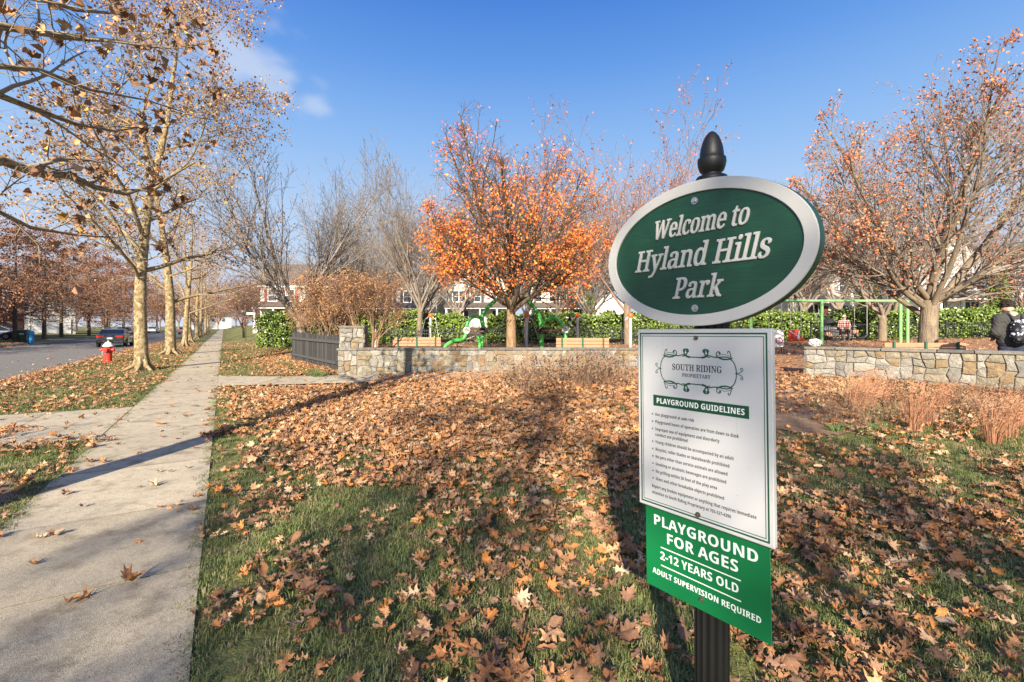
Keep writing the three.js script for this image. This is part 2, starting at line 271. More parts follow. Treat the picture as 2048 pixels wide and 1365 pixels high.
function stoneFace(parent, L, y0, y1, seed, place, big = 1) { // place(geo) moves a stone from the face plane into the wall's frame
  const r = rngOf(seed), rows = Math.max(2, Math.round((y1 - y0) / (0.15 * big))), cols = Math.max(2, Math.round(L / (0.19 * big))), vx = [];
  for (let j = 0; j <= rows; j++) { vx.push([]); for (let i = 0; i <= cols; i++) { const ex = i === 0 || i === cols ? 0 : 1, ey = j === 0 || j === rows ? 0 : 1; vx[j].push([(i + ex * (r() - 0.5) * 0.62) * L / cols, y0 + (j + ey * (r() - 0.5) * 0.55) * (y1 - y0) / rows]); } }
  const used = vx.map(v => v.map(() => false));
  for (let j = 0; j < rows; j++) for (let i = 0; i < cols; i++) {
    if (used[j][i]) continue;
    let wi = 1, hj = 1; const q = r();
    if (q < 0.3 && i + 1 < cols && !used[j][i + 1]) wi = 2; else if (q < 0.48 && j + 1 < rows) hj = 2;
    for (let b = 0; b < hj; b++) for (let a = 0; a < wi; a++) used[j + b][i + a] = true;
    const poly = []; for (let a = 0; a <= wi; a++) poly.push(vx[j][i + a]); for (let b = 1; b <= hj; b++) poly.push(vx[j + b][i + wi]); for (let a = wi - 1; a >= 0; a--) poly.push(vx[j + hj][i + a]); for (let b = hj - 1; b >= 1; b--) poly.push(vx[j + b][i]);
    const cx = poly.reduce((s, p) => s + p[0], 0) / poly.length, cy = poly.reduce((s, p) => s + p[1], 0) / poly.length;
    const inset = poly.map(([x, y]) => { const d = Math.hypot(x - cx, y - cy); const k = 1 - 0.008 / d; return [cx + (x - cx) * k, cy + (y - cy) * k]; });
    part('stone', place(stoneGeo(inset, 0.034 + r() * 0.025, r)), stoneMats[Math.floor(r() * 7)], parent);
  }
}
function stoneWall(label, a, b, top, seed, pillar) {
  const L = Math.hypot(b[0] - a[0], b[1] - a[1]), turn = Math.atan2(b[1] - a[1], b[0] - a[0]), th = 0.42, base = -0.15;
  const o = thing('stone_wall', label, 'wall', [a[0], 0, -a[1]], turn, undefined);
  part('core', box(L - 0.02, top - base - 0.05, th - 0.03, L / 2, (top + base) / 2 - 0.03, -(th - 0.03) / 2 - 0.012), mortar, o);
  stoneFace(o, L, base + 0.05, top - 0.055, seed, g => g.translate(0, 0, -0.03));
  stoneFace(o, th, base + 0.05, top - 0.055, seed + 1, g => g.translate(-th / 2, 0, 0).rotateY(-Math.PI / 2).translate(0.01, 0, -th / 2), 1);
  const r = rngOf(seed + 9); let x = -0.03; while (x < L) { const w = Math.min(0.5 + r() * 0.55, L + 0.03 - x + 0.001); part('capstone', rbox(w - 0.012, 0.05 + r() * 0.012, th + 0.06 + r() * 0.03, x + w / 2, top - 0.025, -th / 2 + 0.01, 0.012, 1), stoneMats[Math.floor(r() * 3) * 2], o); x += w; }
  return o;
}
const wallLeft = stoneWall('long low stone wall between tall end pillar and park sign, orange maple behind it', WALL_L[0], WALL_L[1], 0.87, 101);
const wallRight = stoneWall('low stone wall with ornamental grasses in front, running past the backpack wearer', WALL_R[0], WALL_R[1], 1.0, 202);
{ const o = thing('stone_pillar', 'tall square stone pillar at fence end of low wall', 'pillar', [-4.62, 0, -13.75], 0.12);
  const s = 0.66, top = 1.47; part('core', box(s - 0.06, top + 0.1, s - 0.06, 0, top / 2 - 0.1, 0), mortar, o);
  for (let k = 0; k < 4; k++) stoneFace(o, s, -0.1, top - 0.04, 310 + k, g => g.translate(-s / 2, 0, s / 2 - 0.03).rotateY(k * Math.PI / 2), 0.95);
  part('capstone', rbox(s + 0.06, 0.06, s + 0.06, 0, top, 0, 0.012, 1), stoneMats[0], o);
  const f = thing('stone_wall', 'short curved return of stone wall below tall pillar', 'wall', [-4.95, 0, -13.35], -0.25);
  part('core', box(0.6, 1.0, 0.34, 0.3, 0.3, -0.2), mortar, f); stoneFace(f, 0.62, -0.1, 0.8, 333, g => g.translate(0, 0, -0.03)); part('capstone', rbox(0.66, 0.06, 0.44, 0.31, 0.83, -0.18, 0.012, 1), stoneMats[2], f); }

// ---------------------------------------------------------------- park sign on a fluted post
await (async () => {
  const o = thing('park_sign', 'black fluted post with oval green welcome sign, white guidelines board and green ages board', 'sign', [0.592, 0, -1.488], -53.13 * Math.PI / 180);
  const black = M(0.005, 0.005, 0.006, 0.5), white = M(0.56, 0.555, 0.54, 0.5), rustBolt = M(0.16, 0.13, 0.11, 0.5, { metalness: 0.6 });
  const texBrush = dataTex(512, 512, (u, v) => { const k = 0.86 + 0.08 * tnoise(u, v, 3, 60, 3) + 0.06 * tnoise(u, v, 5, 5, 3) + (rT() - 0.5) * 0.05; return [k, k, k]; });
  const green = new THREE.MeshStandardMaterial({ color: C(0.012, 0.085, 0.045), map: rep(texBrush, 2, 2), roughness: 0.45, bumpMap: rep(texBrush, 2, 2), bumpScale: 0.0008 });
  const sh = new THREE.Shape(), NF = 16; // fluted post
  for (let i = 0; i <= 192; i++) { const a = i / 192 * 6.28318, k = Math.abs(Math.sin(a * NF / 2)), r = 0.054 - 0.0055 * Math.pow(k, 0.7); i ? sh.lineTo(Math.cos(a) * r, Math.sin(a) * r) : sh.moveTo(Math.cos(a) * r, Math.sin(a) * r); }
  const pg = new THREE.ExtrudeGeometry(sh, { depth: 1.9, bevelEnabled: false }).rotateX(-Math.PI / 2);
  const post = part('post', merge([pg, lathe([[0.001, 1.9], [0.056, 1.9], [0.058, 1.92], [0.05, 1.935], [0.047, 1.965], [0.052, 1.975], [0.046, 1.985]], 28)]), black, o);
  post.position.z = -0.075;
  const ac = part('acorn_finial', lathe([[0.044, 1.975], [0.05, 1.982], [0.046, 1.992], [0.044, 1.996], [0.058, 2.006], [0.0655, 2.022], [0.068, 2.035], [0.0665, 2.045], [0.057, 2.048], [0.0565, 2.06], [0.053, 2.078], [0.045, 2.098], [0.034, 2.115], [0.021, 2.127], [0.009, 2.133], [0.0008, 2.134]], 32), black, post);
  ac.scale.set(0.65, 1, 0.65);
  // oval
  const ov = new THREE.Group(); ov.name = 'oval_board'; ov.position.set(-0.005, 1.7275, 0); ov.rotation.z = 0.004; ov.userData.label = 'dark green oval board with raised white rim and lettering'; o.add(ov);
  const RA = 0.353, RB = 0.229, ell = (a, b) => { const s = new THREE.Shape(); s.absellipse(0, 0, a, b, 0, Math.PI * 2); return s; };
  part('face', new THREE.ExtrudeGeometry(ell(RA, RB), { depth: 0.026, bevelEnabled: true, bevelSize: 0.0025, bevelThickness: 0.0025, bevelSegments: 2, curveSegments: 96, bevelOffset: -0.0025 }).translate(0, 0, -0.014), green, ov);
  const ring = ell(RA - 0.001, RB - 0.001); ring.holes.push(ell(RA - 0.0365, RB - 0.0365));
  part('rim', new THREE.ExtrudeGeometry(ring, { depth: 0.004, bevelEnabled: true, bevelSize: 0.0015, bevelThickness: 0.002, bevelSegments: 2, curveSegments: 96, bevelOffset: -0.0015 }).translate(0, 0, 0.0155), white, ov);
  const font = await new FontLoader().loadAsync('fonts/droid/droid_serif_regular.typeface.json');
  const word = (t, size, x, y, width) => { const g = new TextGeometry(t, { font, size, depth: 0.005, curveSegments: 6, bevelEnabled: true, bevelSize: 0.0014, bevelThickness: 0.0010, bevelSegments: 1 });
    g.computeBoundingBox(); const b = g.boundingBox; g.translate(-(b.min.x + b.max.x) / 2, 0, 0); g.scale(width / (b.max.x - b.min.x), 1, 1); g.applyMatrix4(new THREE.Matrix4().makeShear(0, 0, 0.24, 0, 0, 0)); return g.translate(x - 0.24 * size / 2, y, 0.0148); };
  part('lettering', word('Welcome to', 0.060, 0.012, 0.066, 0.325), white, ov);
  part('lettering', word('Hyland Hills', 0.070, 0.006, -0.038, 0.455), white, ov);
  part('lettering', word('Park', 0.066, 0.012, -0.138, 0.165), white, ov);
  const bolt = (y, p, s = 1, z = 0.014) => part('bolt', merge([new THREE.CylinderGeometry(0.0115 * s, 0.0115 * s, 0.003, 20).rotateX(Math.PI / 2).translate(0, y, z + 0.0015), new THREE.CylinderGeometry(0.0065 * s, 0.0075 * s, 0.006, 6).rotateX(Math.PI / 2).translate(0, y, z + 0.006)]), s === 1 ? MAT.steel : rustBolt, p);
  bolt(0.167, ov); bolt(-0.172, ov);
  const specks = (c, w, h, seed) => { const r = rngOf(seed); for (let i = 0; i < 70; i++) { c.fillStyle = `rgba(${60 + r() * 40},${55 + r() * 30},${40 + r() * 20},${0.12 + r() * 0.3})`; c.beginPath(); c.ellipse(r() * w, r() * h, 1 + r() * 3.2, 1 + r() * 2.4, r() * 3, 0, 7); c.fill(); } for (let i = 0; i < 14; i++) { c.strokeStyle = `rgba(90,85,70,${0.05 + r() * 0.08})`; c.lineWidth = 1 + r() * 4; const x = r() * w, y = r() * h * 0.7; c.beginPath(); c.moveTo(x, y); c.bezierCurveTo(x + 2, y + 60, x - 3, y + 120, x + (r() - 0.5) * 10, y + 120 + r() * 180); c.stroke(); } };
  // guidelines board
  const W = 0.457, H = 0.612, tw = 1024, thh = Math.round(1024 * H / W);
  const tex = canvasTex(tw, thh, (c, w, h) => {
    c.fillStyle = '#c9cacc'; c.fillRect(0, 0, w, h); c.strokeStyle = '#0e4a31';
    c.lineWidth = 11; c.strokeRect(22, 24, w - 44, h - 48); c.lineWidth = 5; c.strokeRect(40, 44, w - 80, h - 88);
    const G = '#0e4a31'; c.fillStyle = G; c.strokeStyle = G; c.lineCap = 'round';
    // scrolled frame round the name
    const scroll = (x, y, sx, sy, k = 1) => { c.save(); c.translate(x, y); c.scale(sx * k, sy * k); c.lineWidth = 7; c.beginPath(); c.moveTo(-75, 14); c.bezierCurveTo(-40, 34, 20, 30, 38, 0); c.bezierCurveTo(44, -22, 22, -36, 12, -20); c.stroke(); c.lineWidth = 3.5; c.beginPath(); c.moveTo(-70, 8); c.bezierCurveTo(-30, -18, 10, -10, 42, 8); c.stroke();
      c.beginPath(); c.moveTo(-75, 14); c.bezierCurveTo(-40, 36, 24, 36, 38, 0); c.bezierCurveTo(16, 20, -40, 24, -75, 14); c.fill(); c.beginPath(); c.arc(14, -16, 8, 0, 7); c.fill(); c.restore(); };
    const curl = (x, y, sx, sy, k = 1) => { c.save(); c.translate(x, y); c.scale(sx * k, sy * k); c.lineWidth = 6; c.beginPath(); c.moveTo(0, 34); c.bezierCurveTo(-30, 34, -48, 4, -34, -14); c.bezierCurveTo(-24, -28, -4, -20, -8, -4); c.stroke(); c.beginPath(); c.moveTo(0, 34); c.bezierCurveTo(-36, 40, -56, 4, -38, -16); c.bezierCurveTo(-40, 8, -24, 26, 0, 34); c.fill(); c.beginPath(); c.arc(-16, -8, 10, 0, 7); c.fill(); c.restore(); };
    const cx = w / 2 - 6, t = 176, b = 408;
    for (const s of [-1, 1]) { for (const [yy, q] of [[t, 1], [b, -1]]) { c.lineWidth = 8; c.beginPath(); c.moveTo(cx + s * 268, yy + q * 30); c.bezierCurveTo(cx + s * 236, yy - q * 16, cx + s * 176, yy + q * 26, cx + s * 120, yy + q * 8); c.bezierCurveTo(cx + s * 90, yy - q * 6, cx + s * 60, yy + q * 26, cx + s * 4, yy + q * 18); c.stroke(); c.lineWidth = 6; c.beginPath(); c.moveTo(cx + s * 262, yy + q * 22); c.bezierCurveTo(cx + s * 262, yy - q * 40, cx + s * 236, yy - q * 44, cx + s * 240, yy - q * 18); c.stroke(); }
      scroll(cx + s * 196, t, -s, 1); curl(cx + s * 48, t - 16, -s, 1, 1.15); curl(cx + s * 108, t - 18, s, 1, 1.0); scroll(cx + s * 196, b, -s, -1); curl(cx + s * 48, b + 16, -s, -1, 1.15); curl(cx + s * 108, b + 18, s, -1, 1.0);
      c.lineWidth = 7; c.beginPath(); c.moveTo(cx + s * 258, t + 22); c.bezierCurveTo(cx + s * 312, t + 50, cx + s * 312, b - 50, cx + s * 258, b - 22); c.stroke();
      for (const q of [-1, 1]) { c.lineWidth = 5; c.beginPath(); c.moveTo(cx + s * 292, (t + b) / 2); c.bezierCurveTo(cx + s * 330, (t + b) / 2 + q * 4, cx + s * 352, (t + b) / 2 + q * 26, cx + s * 338, (t + b) / 2 + q * 38); c.bezierCurveTo(cx + s * 326, (t + b) / 2 + q * 40, cx + s * 322, (t + b) / 2 + q * 28, cx + s * 332, (t + b) / 2 + q * 24); c.stroke(); } }
    c.textAlign = 'center'; c.fillStyle = '#0c0e11'; c.save(); c.translate(cx, 296); c.scale(0.80, 1); c.font = 'bold 64px serif'; c.fillText('SOUTH RIDING', 0, 0); c.restore();
    c.save(); c.translate(cx, 342); c.scale(0.86, 1); c.font = 'bold 36px serif'; c.fillText('PROPRIETARY', 0, 0); c.restore();
    c.fillStyle = G; c.fillRect(138, 500, w - 276, 84); c.fillStyle = '#f2f3f2'; c.save(); c.translate(w / 2, 562); c.font = 'bold 58px sans-serif'; const m0 = c.measureText('PLAYGROUND GUIDELINES').width; c.scale((w - 330) / m0, 1); c.fillText('PLAYGROUND GUIDELINES', 0, 0); c.restore();
    c.textAlign = 'left'; c.fillStyle = '#08090b';
    const lines = ['*Use playground at own risk', '*Playground hours of operation are from dawn to dusk', '*Improper use of equipment and disorderly', ' conduct are prohibited', '*Young children should be accompanied by an adult', '*Bicycles, roller blades or skateboards prohibited', '*No pets other than service animals are allowed', '*Smoking or alcoholic beverages are prohibited', '*No grilling within 50 feet of the play area', '*Glass and other breakable objects prohibited'];
    let y = 662; c.font = 'bold 32px sans-serif';
    for (const l of lines) { if (l[0] === '*') { c.beginPath(); c.arc(128, y - 10, 6, 0, 7); c.fill(); } c.save(); c.translate(152, y); c.scale(0.80, 1); c.fillText(l.slice(1), 0, 0); c.restore(); y += l.startsWith('*Improper') ? 42 : 57; }
    y += 6; for (const l of ['Report any broken equipment or anything that requires immediate', 'attention to South Riding Proprietary at 703-327-4390']) { c.save(); c.translate(116, y); c.scale(0.78, 1); c.fillText(l, 0, 0); c.restore(); y += 48; } specks(c, w, h, 17);
  });
  const gl = new THREE.Group(); gl.name = 'guidelines_board'; gl.position.set(0, 1.184, 0); gl.rotation.z = 0.0125; gl.userData.label = 'white board printed with playground guidelines inside green border lines'; o.add(gl);
  part('panel', rbox(W, H, 0.02, 0, 0, -0.002, 0.003, 2), M(0.58, 0.58, 0.57, 0.4), gl);
  part('print', new THREE.PlaneGeometry(W - 0.008, H - 0.008).translate(0, 0, 0.0093), new THREE.MeshStandardMaterial({ map: tex, roughness: 0.42 }), gl);
  bolt(0.278, gl, 0.62, 0.0095); bolt(-0.279, gl, 0.72, 0.0095); 
  // ages board
  const ag = new THREE.Group(); ag.name = 'ages_board'; ag.position.set(0.002, 0.782, -0.012); ag.rotation.z = 0.017; ag.userData.label = 'bright green board with white ages lettering below the guidelines board'; o.add(ag);
  const AW = 0.424, AH = 0.372, tex2 = canvasTex(1024, Math.round(1024 * AH / AW), (c, w, h) => {
    c.fillStyle = '#0b6e3e'; c.fillRect(0, 0, w, h); c.fillStyle = '#eef2ee'; c.textAlign = 'center';
    const t = (s, y, size, width, x = w / 2) => { c.save(); c.font = `bold ${size}px sans-serif`; const m = c.measureText(s).width; c.translate(x, y); c.scale(width / m, 1); c.fillText(s, 0, 0); c.restore(); };
    t('PLAYGROUND', 372, 118, 880); t('FOR AGES', 494, 118, 610, w / 2 - 10); c.fillRect(146, 540, w - 350, 9); t('2-12 YEARS OLD', 644, 92, 670, w / 2 - 40); c.fillRect(146, 688, w - 350, 9); t('ADULT SUPERVISION REQUIRED', 784, 62, 900); specks(c, w, h, 31);
  });
  part('panel', rbox(AW, AH, 0.004, 0, 0, 0, 0.0015, 1), M(0.012, 0.2, 0.075, 0.4), ag);
  part('print', new THREE.PlaneGeometry(AW - 0.002, AH - 0.002).translate(0, 0, 0.0024), new THREE.MeshStandardMaterial({ map: tex2, roughness: 0.35 }), ag);
  bolt(0.115, ag, 0.62, 0.0025); bolt(-0.15, ag, 0.7, 0.0025);
})();

// ---------------------------------------------------------------- leaves
// outlines in unit length, stem at the origin, tip along +y
const half = {
  oak: [[0.02, 0.0], [0.03, 0.12], [0.16, 0.16], [0.30, 0.12], [0.22, 0.26], [0.09, 0.32], [0.10, 0.40], [0.28, 0.46], [0.44, 0.44], [0.36, 0.56], [0.14, 0.58], [0.11, 0.66], [0.22, 0.76], [0.30, 0.88], [0.14, 0.82], [0.05, 0.86], [0, 1.0]],
  maple: [[0.02, 0.0], [0.03, 0.10], [0.28, 0.02], [0.24, 0.16], [0.52, 0.22], [0.44, 0.36], [0.60, 0.56], [0.40, 0.52], [0.24, 0.46], [0.30, 0.72], [0.20, 0.70], [0.10, 0.84], [0, 1.02]],
  beech: [[0.02, 0.0], [0.12, 0.08], [0.24, 0.26], [0.30, 0.46], [0.24, 0.68], [0.12, 0.88], [0, 1.0]],
};
function leafGeo(kind, curl, fold, seed) {
  const r = rngOf(seed), h = half[kind], out = h.map(([x, y]) => [x * (0.9 + r() * 0.2), y]).concat(h.slice(0, -1).reverse().map(([x, y]) => [-x * (0.9 + r() * 0.2), y]));
  const g = subdivide(new THREE.ShapeGeometry(new THREE.Shape(out.map(p => new THREE.Vector2(...p))))), p = g.attributes.position, tw = (r() - 0.5) * 0.8, uv = [];
  for (let i = 0; i < p.count; i++) { const x = p.getX(i), y = p.getY(i) - 0.5; uv.push(x / 1.3 + 0.5, y + 0.5); p.setXYZ(i, x * (1 - 0.12 * fold), (Math.abs(x) * fold * 0.75 + y * y * curl + x * y * tw + 0.07 * Math.sin(11 * x + 8 * y + seed) + 0.03 * Math.sin(27 * x - 19 * y)) , -y); }
  g.setAttribute('uv', new THREE.Float32BufferAttribute(uv, 2)); g.computeVertexNormals();
  return g;
}
function subdivide(g) { // each triangle into four
  const q = g.toNonIndexed(), p = q.attributes.position.array, o = [], h = (a, b) => [(a[0] + b[0]) / 2, (a[1] + b[1]) / 2, 0];
  for (let i = 0; i < p.length; i += 9) { const A = [p[i], p[i + 1], 0], B = [p[i + 3], p[i + 4], 0], D = [p[i + 6], p[i + 7], 0], x = h(A, B), y = h(B, D), z = h(D, A); o.push(...A, ...x, ...z, ...x, ...B, ...y, ...z, ...y, ...D, ...x, ...y, ...z); }
  const r = new THREE.BufferGeometry(); r.setAttribute('position', new THREE.Float32BufferAttribute(o, 3)); return mergeVertices(r, 1e-5);
}
const groundLeaf = [leafGeo('oak', 0.5, 0.5, 1), leafGeo('oak', -0.6, -0.4, 2), leafGeo('maple', 0.5, 0.5, 3), leafGeo('maple', -0.7, -0.5, 4), leafGeo('oak', 0.9, 1.0, 5), leafGeo('maple', 1.1, 1.2, 6), leafGeo('beech', 0.9, 1.3, 7)];
function smallLeaf(w, fold, seed) { // folded six-sided leaf for crowns
  const g = new THREE.BufferGeometry(), r = rngOf(seed), f = fold * 0.3, P = [[0, 0, 0], [w, 0.3, f], [w * 0.8, 0.7, f * 1.2], [0, 1, 0.12], [-w * 0.8, 0.75, f], [-w, 0.32, f * 1.2]];
  g.setAttribute('position', new THREE.Float32BufferAttribute([0, 1, 2, 0, 2, 3, 0, 3, 4, 0, 4, 5].flatMap(i => P[i]), 3));
  g.setAttribute('uv', new THREE.Float32BufferAttribute(new Array(24).fill(0), 2)); g.computeVertexNormals(); return g;
}
const crownLeaf = smallLeaf(0.42, 0.9, 1), broadLeaf = smallLeaf(0.55, 1.3, 2), narrowLeaf = smallLeaf(0.24, 0.5, 3);
const starLeaf = (() => { const g = new THREE.BufferGeometry(), R = [1, 0.42, 0.92, 0.4, 0.7, 0.18, 0.7, 0.4, 0.92, 0.42], p = []; for (let i = 0; i < 10; i++) { const P = k => { const a = Math.PI / 2 - k * 0.6283, q = R[k % 10] * 0.62; return [Math.cos(a) * q, Math.sin(a) * q, 0.16 * Math.cos(2 * a) * q + 0.1 * q * q]; }; p.push(0, 0, 0.04, ...P(i + 1), ...P(i)); }
  g.setAttribute('position', new THREE.Float32BufferAttribute(p, 3)); g.setAttribute('uv', new THREE.Float32BufferAttribute(new Array(60).fill(0), 2)); g.computeVertexNormals(); return g; })();
const dummy = new THREE.Object3D();
function cloud(name, geo, mat, list, parent) { // list of [pos, size, euler|null, colour]
  const m = shade(new THREE.InstancedMesh(geo, mat, list.length)); m.name = name; m.userData.kind = 'stuff';
  list.forEach(([p, s, e, c], i) => { dummy.position.copy(p); dummy.rotation.set(e[0], e[1], e[2]); s.length ? dummy.scale.set(...s) : dummy.scale.setScalar(s); dummy.updateMatrix(); m.setMatrixAt(i, dummy.matrix); m.setColorAt(i, c); });
  parent.add(m); return m;
}
const pal = list => { const cs = list.map(c => C(...c)); return r => { const a = cs[Math.floor(r() * cs.length)].clone(), k = 0.75 + r() * 0.5; return a.multiplyScalar(k); }; };
const palGround = pal([[0.37, 0.20, 0.10], [0.43, 0.25, 0.135], [0.30, 0.15, 0.07], [0.45, 0.29, 0.175], [0.38, 0.17, 0.065], [0.26, 0.15, 0.09], [0.47, 0.34, 0.225], [0.20, 0.105, 0.06], [0.46, 0.20, 0.06], [0.33, 0.20, 0.125], [0.25, 0.14, 0.085]]);
const palPlane = pal([[0.40, 0.21, 0.10], [0.32, 0.16, 0.08], [0.46, 0.27, 0.13], [0.48, 0.31, 0.07], [0.24, 0.12, 0.06], [0.42, 0.21, 0.11], [0.36, 0.18, 0.09], [0.28, 0.14, 0.08]]);
const palMaple = pal([[0.60, 0.185, 0.035], [0.64, 0.245, 0.05], [0.52, 0.12, 0.03], [0.58, 0.16, 0.05], [0.66, 0.29, 0.06], [0.44, 0.095, 0.04]]);
const palPink = pal([[0.46, 0.20, 0.10], [0.50, 0.17, 0.08], [0.38, 0.13, 0.09], [0.56, 0.24, 0.10], [0.42, 0.22, 0.13], [0.60, 0.16, 0.05]]);
const palOak = pal([[0.26, 0.105, 0.055], [0.31, 0.14, 0.065], [0.20, 0.09, 0.05], [0.36, 0.165, 0.075], [0.24, 0.13, 0.08], [0.17, 0.10, 0.07]]);
const palCrape = pal([[0.27, 0.14, 0.06], [0.34, 0.19, 0.08], [0.22, 0.11, 0.05], [0.38, 0.20, 0.07]]);
const palHedge = pal([[0.13, 0.20, 0.035], [0.17, 0.26, 0.045], [0.09, 0.14, 0.03], [0.22, 0.30, 0.055], [0.14, 0.20, 0.04]]);

// ---------------------------------------------------------------- trees
function along(pts, t) { const f = t * (pts.length - 1), i = Math.min(pts.length - 2, Math.floor(f)); return [pts[i].clone().lerp(pts[i + 1], f - i), pts[i + 1].clone().sub(pts[i]).normalize()]; }
function sprout(r, d, ang, az) { const a = Math.abs(d.y) > 0.95 ? V(1, 0, 0) : V(0, 1, 0), u = a.cross(d).normalize(), v = V(0, 0, 0).crossVectors(d, u); return d.clone().multiplyScalar(Math.cos(ang)).addScaledVector(u, Math.sin(ang) * Math.cos(az)).addScaledVector(v, Math.sin(ang) * Math.sin(az)).normalize(); }
/* level: { n children, ang, ratio (child length / own), rr (child radius / own at that point), t0, seg, wob, up, taper } */
function grow(T, p, d, len, rad, lvl) {
  const L = T.lv[lvl], n = L.seg, pts = [p.clone()], rr = [rad], q = p.clone(), dir = d.clone(), r = T.r;
  for (let i = 1; i <= n; i++) {
    dir.x += (r() - 0.5) * L.wob; dir.z += (r() - 0.5) * L.wob; dir.y += (r() - 0.5) * L.wob + L.up; dir.normalize();
    q.addScaledVector(dir, len / n); if (q.y < (T.floor ?? 0.6) && lvl) { q.y = T.floor ?? 0.6; dir.y = Math.abs(dir.y); }
    pts.push(q.clone()); rr.push(Math.max(T.min ?? 0.0025, rad * (1 - (1 - L.taper) * i / n)));
    if (T.env && lvl && !T.env(q)) break;
  }
  limb(T, pts, rr, lvl, len);
}
function limb(T, pts, rr, lvl, len) {
  const L = T.lv[lvl], r = T.r, big = rr[0];
  T.acc[lvl <= (T.trunkLevels ?? 0) ? 0 : 1].tube(pts, rr, big > 0.1 ? 12 : big > 0.035 ? 7 : big > 0.012 ? 4 : 3, r() * 3);
  const last = lvl === T.lv.length - 1;
  if (last || lvl >= T.leafFrom) for (let k = 0; k < (T.leaves ?? 0); k++) if (last || r() < 0.3) { const [c] = along(pts, 0.2 + 0.8 * r()); T.tips.push(c); }
  if (last || pts.length < 2) return;
  const nc = Math.max(1, Math.round(L.n * (0.8 + 0.4 * r()))), a0 = r() * 6.28;
  for (let k = 0; k < nc; k++) {
    const t = L.t0 + (1 - L.t0) * Math.min(1, (k + 0.3 + 0.6 * r()) / nc), [c, dd] = along(pts, t), f = t * (rr.length - 1), i = Math.min(rr.length - 2, Math.floor(f)), rad = mix(rr[i], rr[i + 1], f - i);
    const cd = sprout(r, dd, L.ang * (0.75 + 0.5 * r()), a0 + k * 2.4 + (r() - 0.5) * 0.7); if (L.flat) { cd.y *= 1 - L.flat; cd.normalize(); }
    grow(T, c, cd, len * L.ratio * (1 - (L.dec ?? 0.5) * t) * (0.75 + 0.5 * r()), Math.min(rad * 0.95, rad * L.rr * (0.8 + 0.4 * r())), lvl + 1);
  }
}
function newTree(seed, lv, o = {}) { return { r: rngOf(seed), lv, acc: [new Acc(), new Acc()], tips: [], leafFrom: lv.length - 1, leaves: 0, ...o }; }
function flare(acc, r0, h, seed) { // root flare
  const r = rngOf(seed); for (let k = 0; k < 6; k++) { const a = k / 6 * 6.283 + r() * 0.6, L = r0 * (2.0 + r() * 1.2); acc.tube([V(Math.cos(a) * r0 * 0.45, h * 1.3, Math.sin(a) * r0 * 0.45), V(Math.cos(a) * r0 * 0.95, h * 0.45, Math.sin(a) * r0 * 0.95), V(Math.cos(a) * L, -0.06, Math.sin(a) * L)], [r0 * 0.4, r0 * 0.36, r0 * 0.12], 6); }
}
function finish(T, name, label, group, pos, { bark = MAT.bark, twig = MAT.twigGrey, leaf, leafGeom = crownLeaf, leafSize = 0.08, keep = 1, turn = 0, jit = 0.16 } = {}) {
  const o = thing(name, label, 'tree', pos, turn, group), r = T.r;
  T.tips.forEach(c => { c.x += (r() - 0.5) * jit; c.y += (r() - 0.6) * jit; c.z += (r() - 0.5) * jit; }); part('trunk', T.acc[0].geo(), bark, o); if (T.acc[1].size) part('branches', T.acc[1].geo(), twig, o);
  if (leaf && T.tips.length) cloud('crown', leafGeom, MAT.leaf, T.tips.filter(() => r() < keep).map(c => [c, leafSize * (0.6 + 0.8 * r()), [r() * 6.28, r() * 6.28, r() * 6.28], leaf(r, c)]), o);
  return o;
}
function copyOf(o, pos, turn, scale, label) { const c = o.clone(); c.name = numbered(o.name.replace(/_\d{3}$/, '')); c.position.set(...pos); c.rotation.y = turn; c.scale.set(scale[0], scale[1], scale[0]); c.userData = { ...o.userData }; if (label) c.userData.label = label; scene.add(c); return c; }

// plane trees of the street row
const planeLv = (n1, n2, n3) => [
  { n: n1, ang: 1.05, ratio: 0.44, rr: 0.46, t0: 0.17, seg: 12, wob: 0.12, up: 0.05, taper: 0.12, dec: 0.55 },
  { n: n2, ang: 0.75, ratio: 0.50, rr: 0.50, t0: 0.18, seg: 8, wob: 0.36, up: 0.05, taper: 0.2, dec: 0.4 },
  { n: n3, ang: 0.8, ratio: 0.5, rr: 0.55, t0: 0.12, seg: 6, wob: 0.42, up: 0.03, taper: 0.3, dec: 0.4 },
  { n: 4, ang: 0.85, ratio: 0.55, rr: 0.6, t0: 0.1, seg: 4, wob: 0.5, up: 0.02, taper: 0.4, dec: 0.3 },
  { n: 0, seg: 3, wob: 0.5, up: 0.0, taper: 0.5 }];
function planeTree(seed, H, rad, n1, n2, n3, leaves, label, pos, keep, lean = 0) {
  const T = newTree(seed, planeLv(n1, n2, n3), { leaves, leafFrom: 3, trunkLevels: 1 });
  grow(T, V(0, -0.1, 0), V(lean, 1, 0), H, rad, 0); flare(T.acc[0], rad, 0.42, seed);
  return finish(T, 'plane_tree', label, 'plane trees in a row along the footpath', pos, { bark: MAT.planeBark, twig: MAT.twigPlane, leaf: palPlane, leafGeom: broadLeaf, leafSize: 0.074, keep });
}
const tp = (u, v) => { const z = 1410 / (v - HORIZON); return [Xat(u, z), z]; };
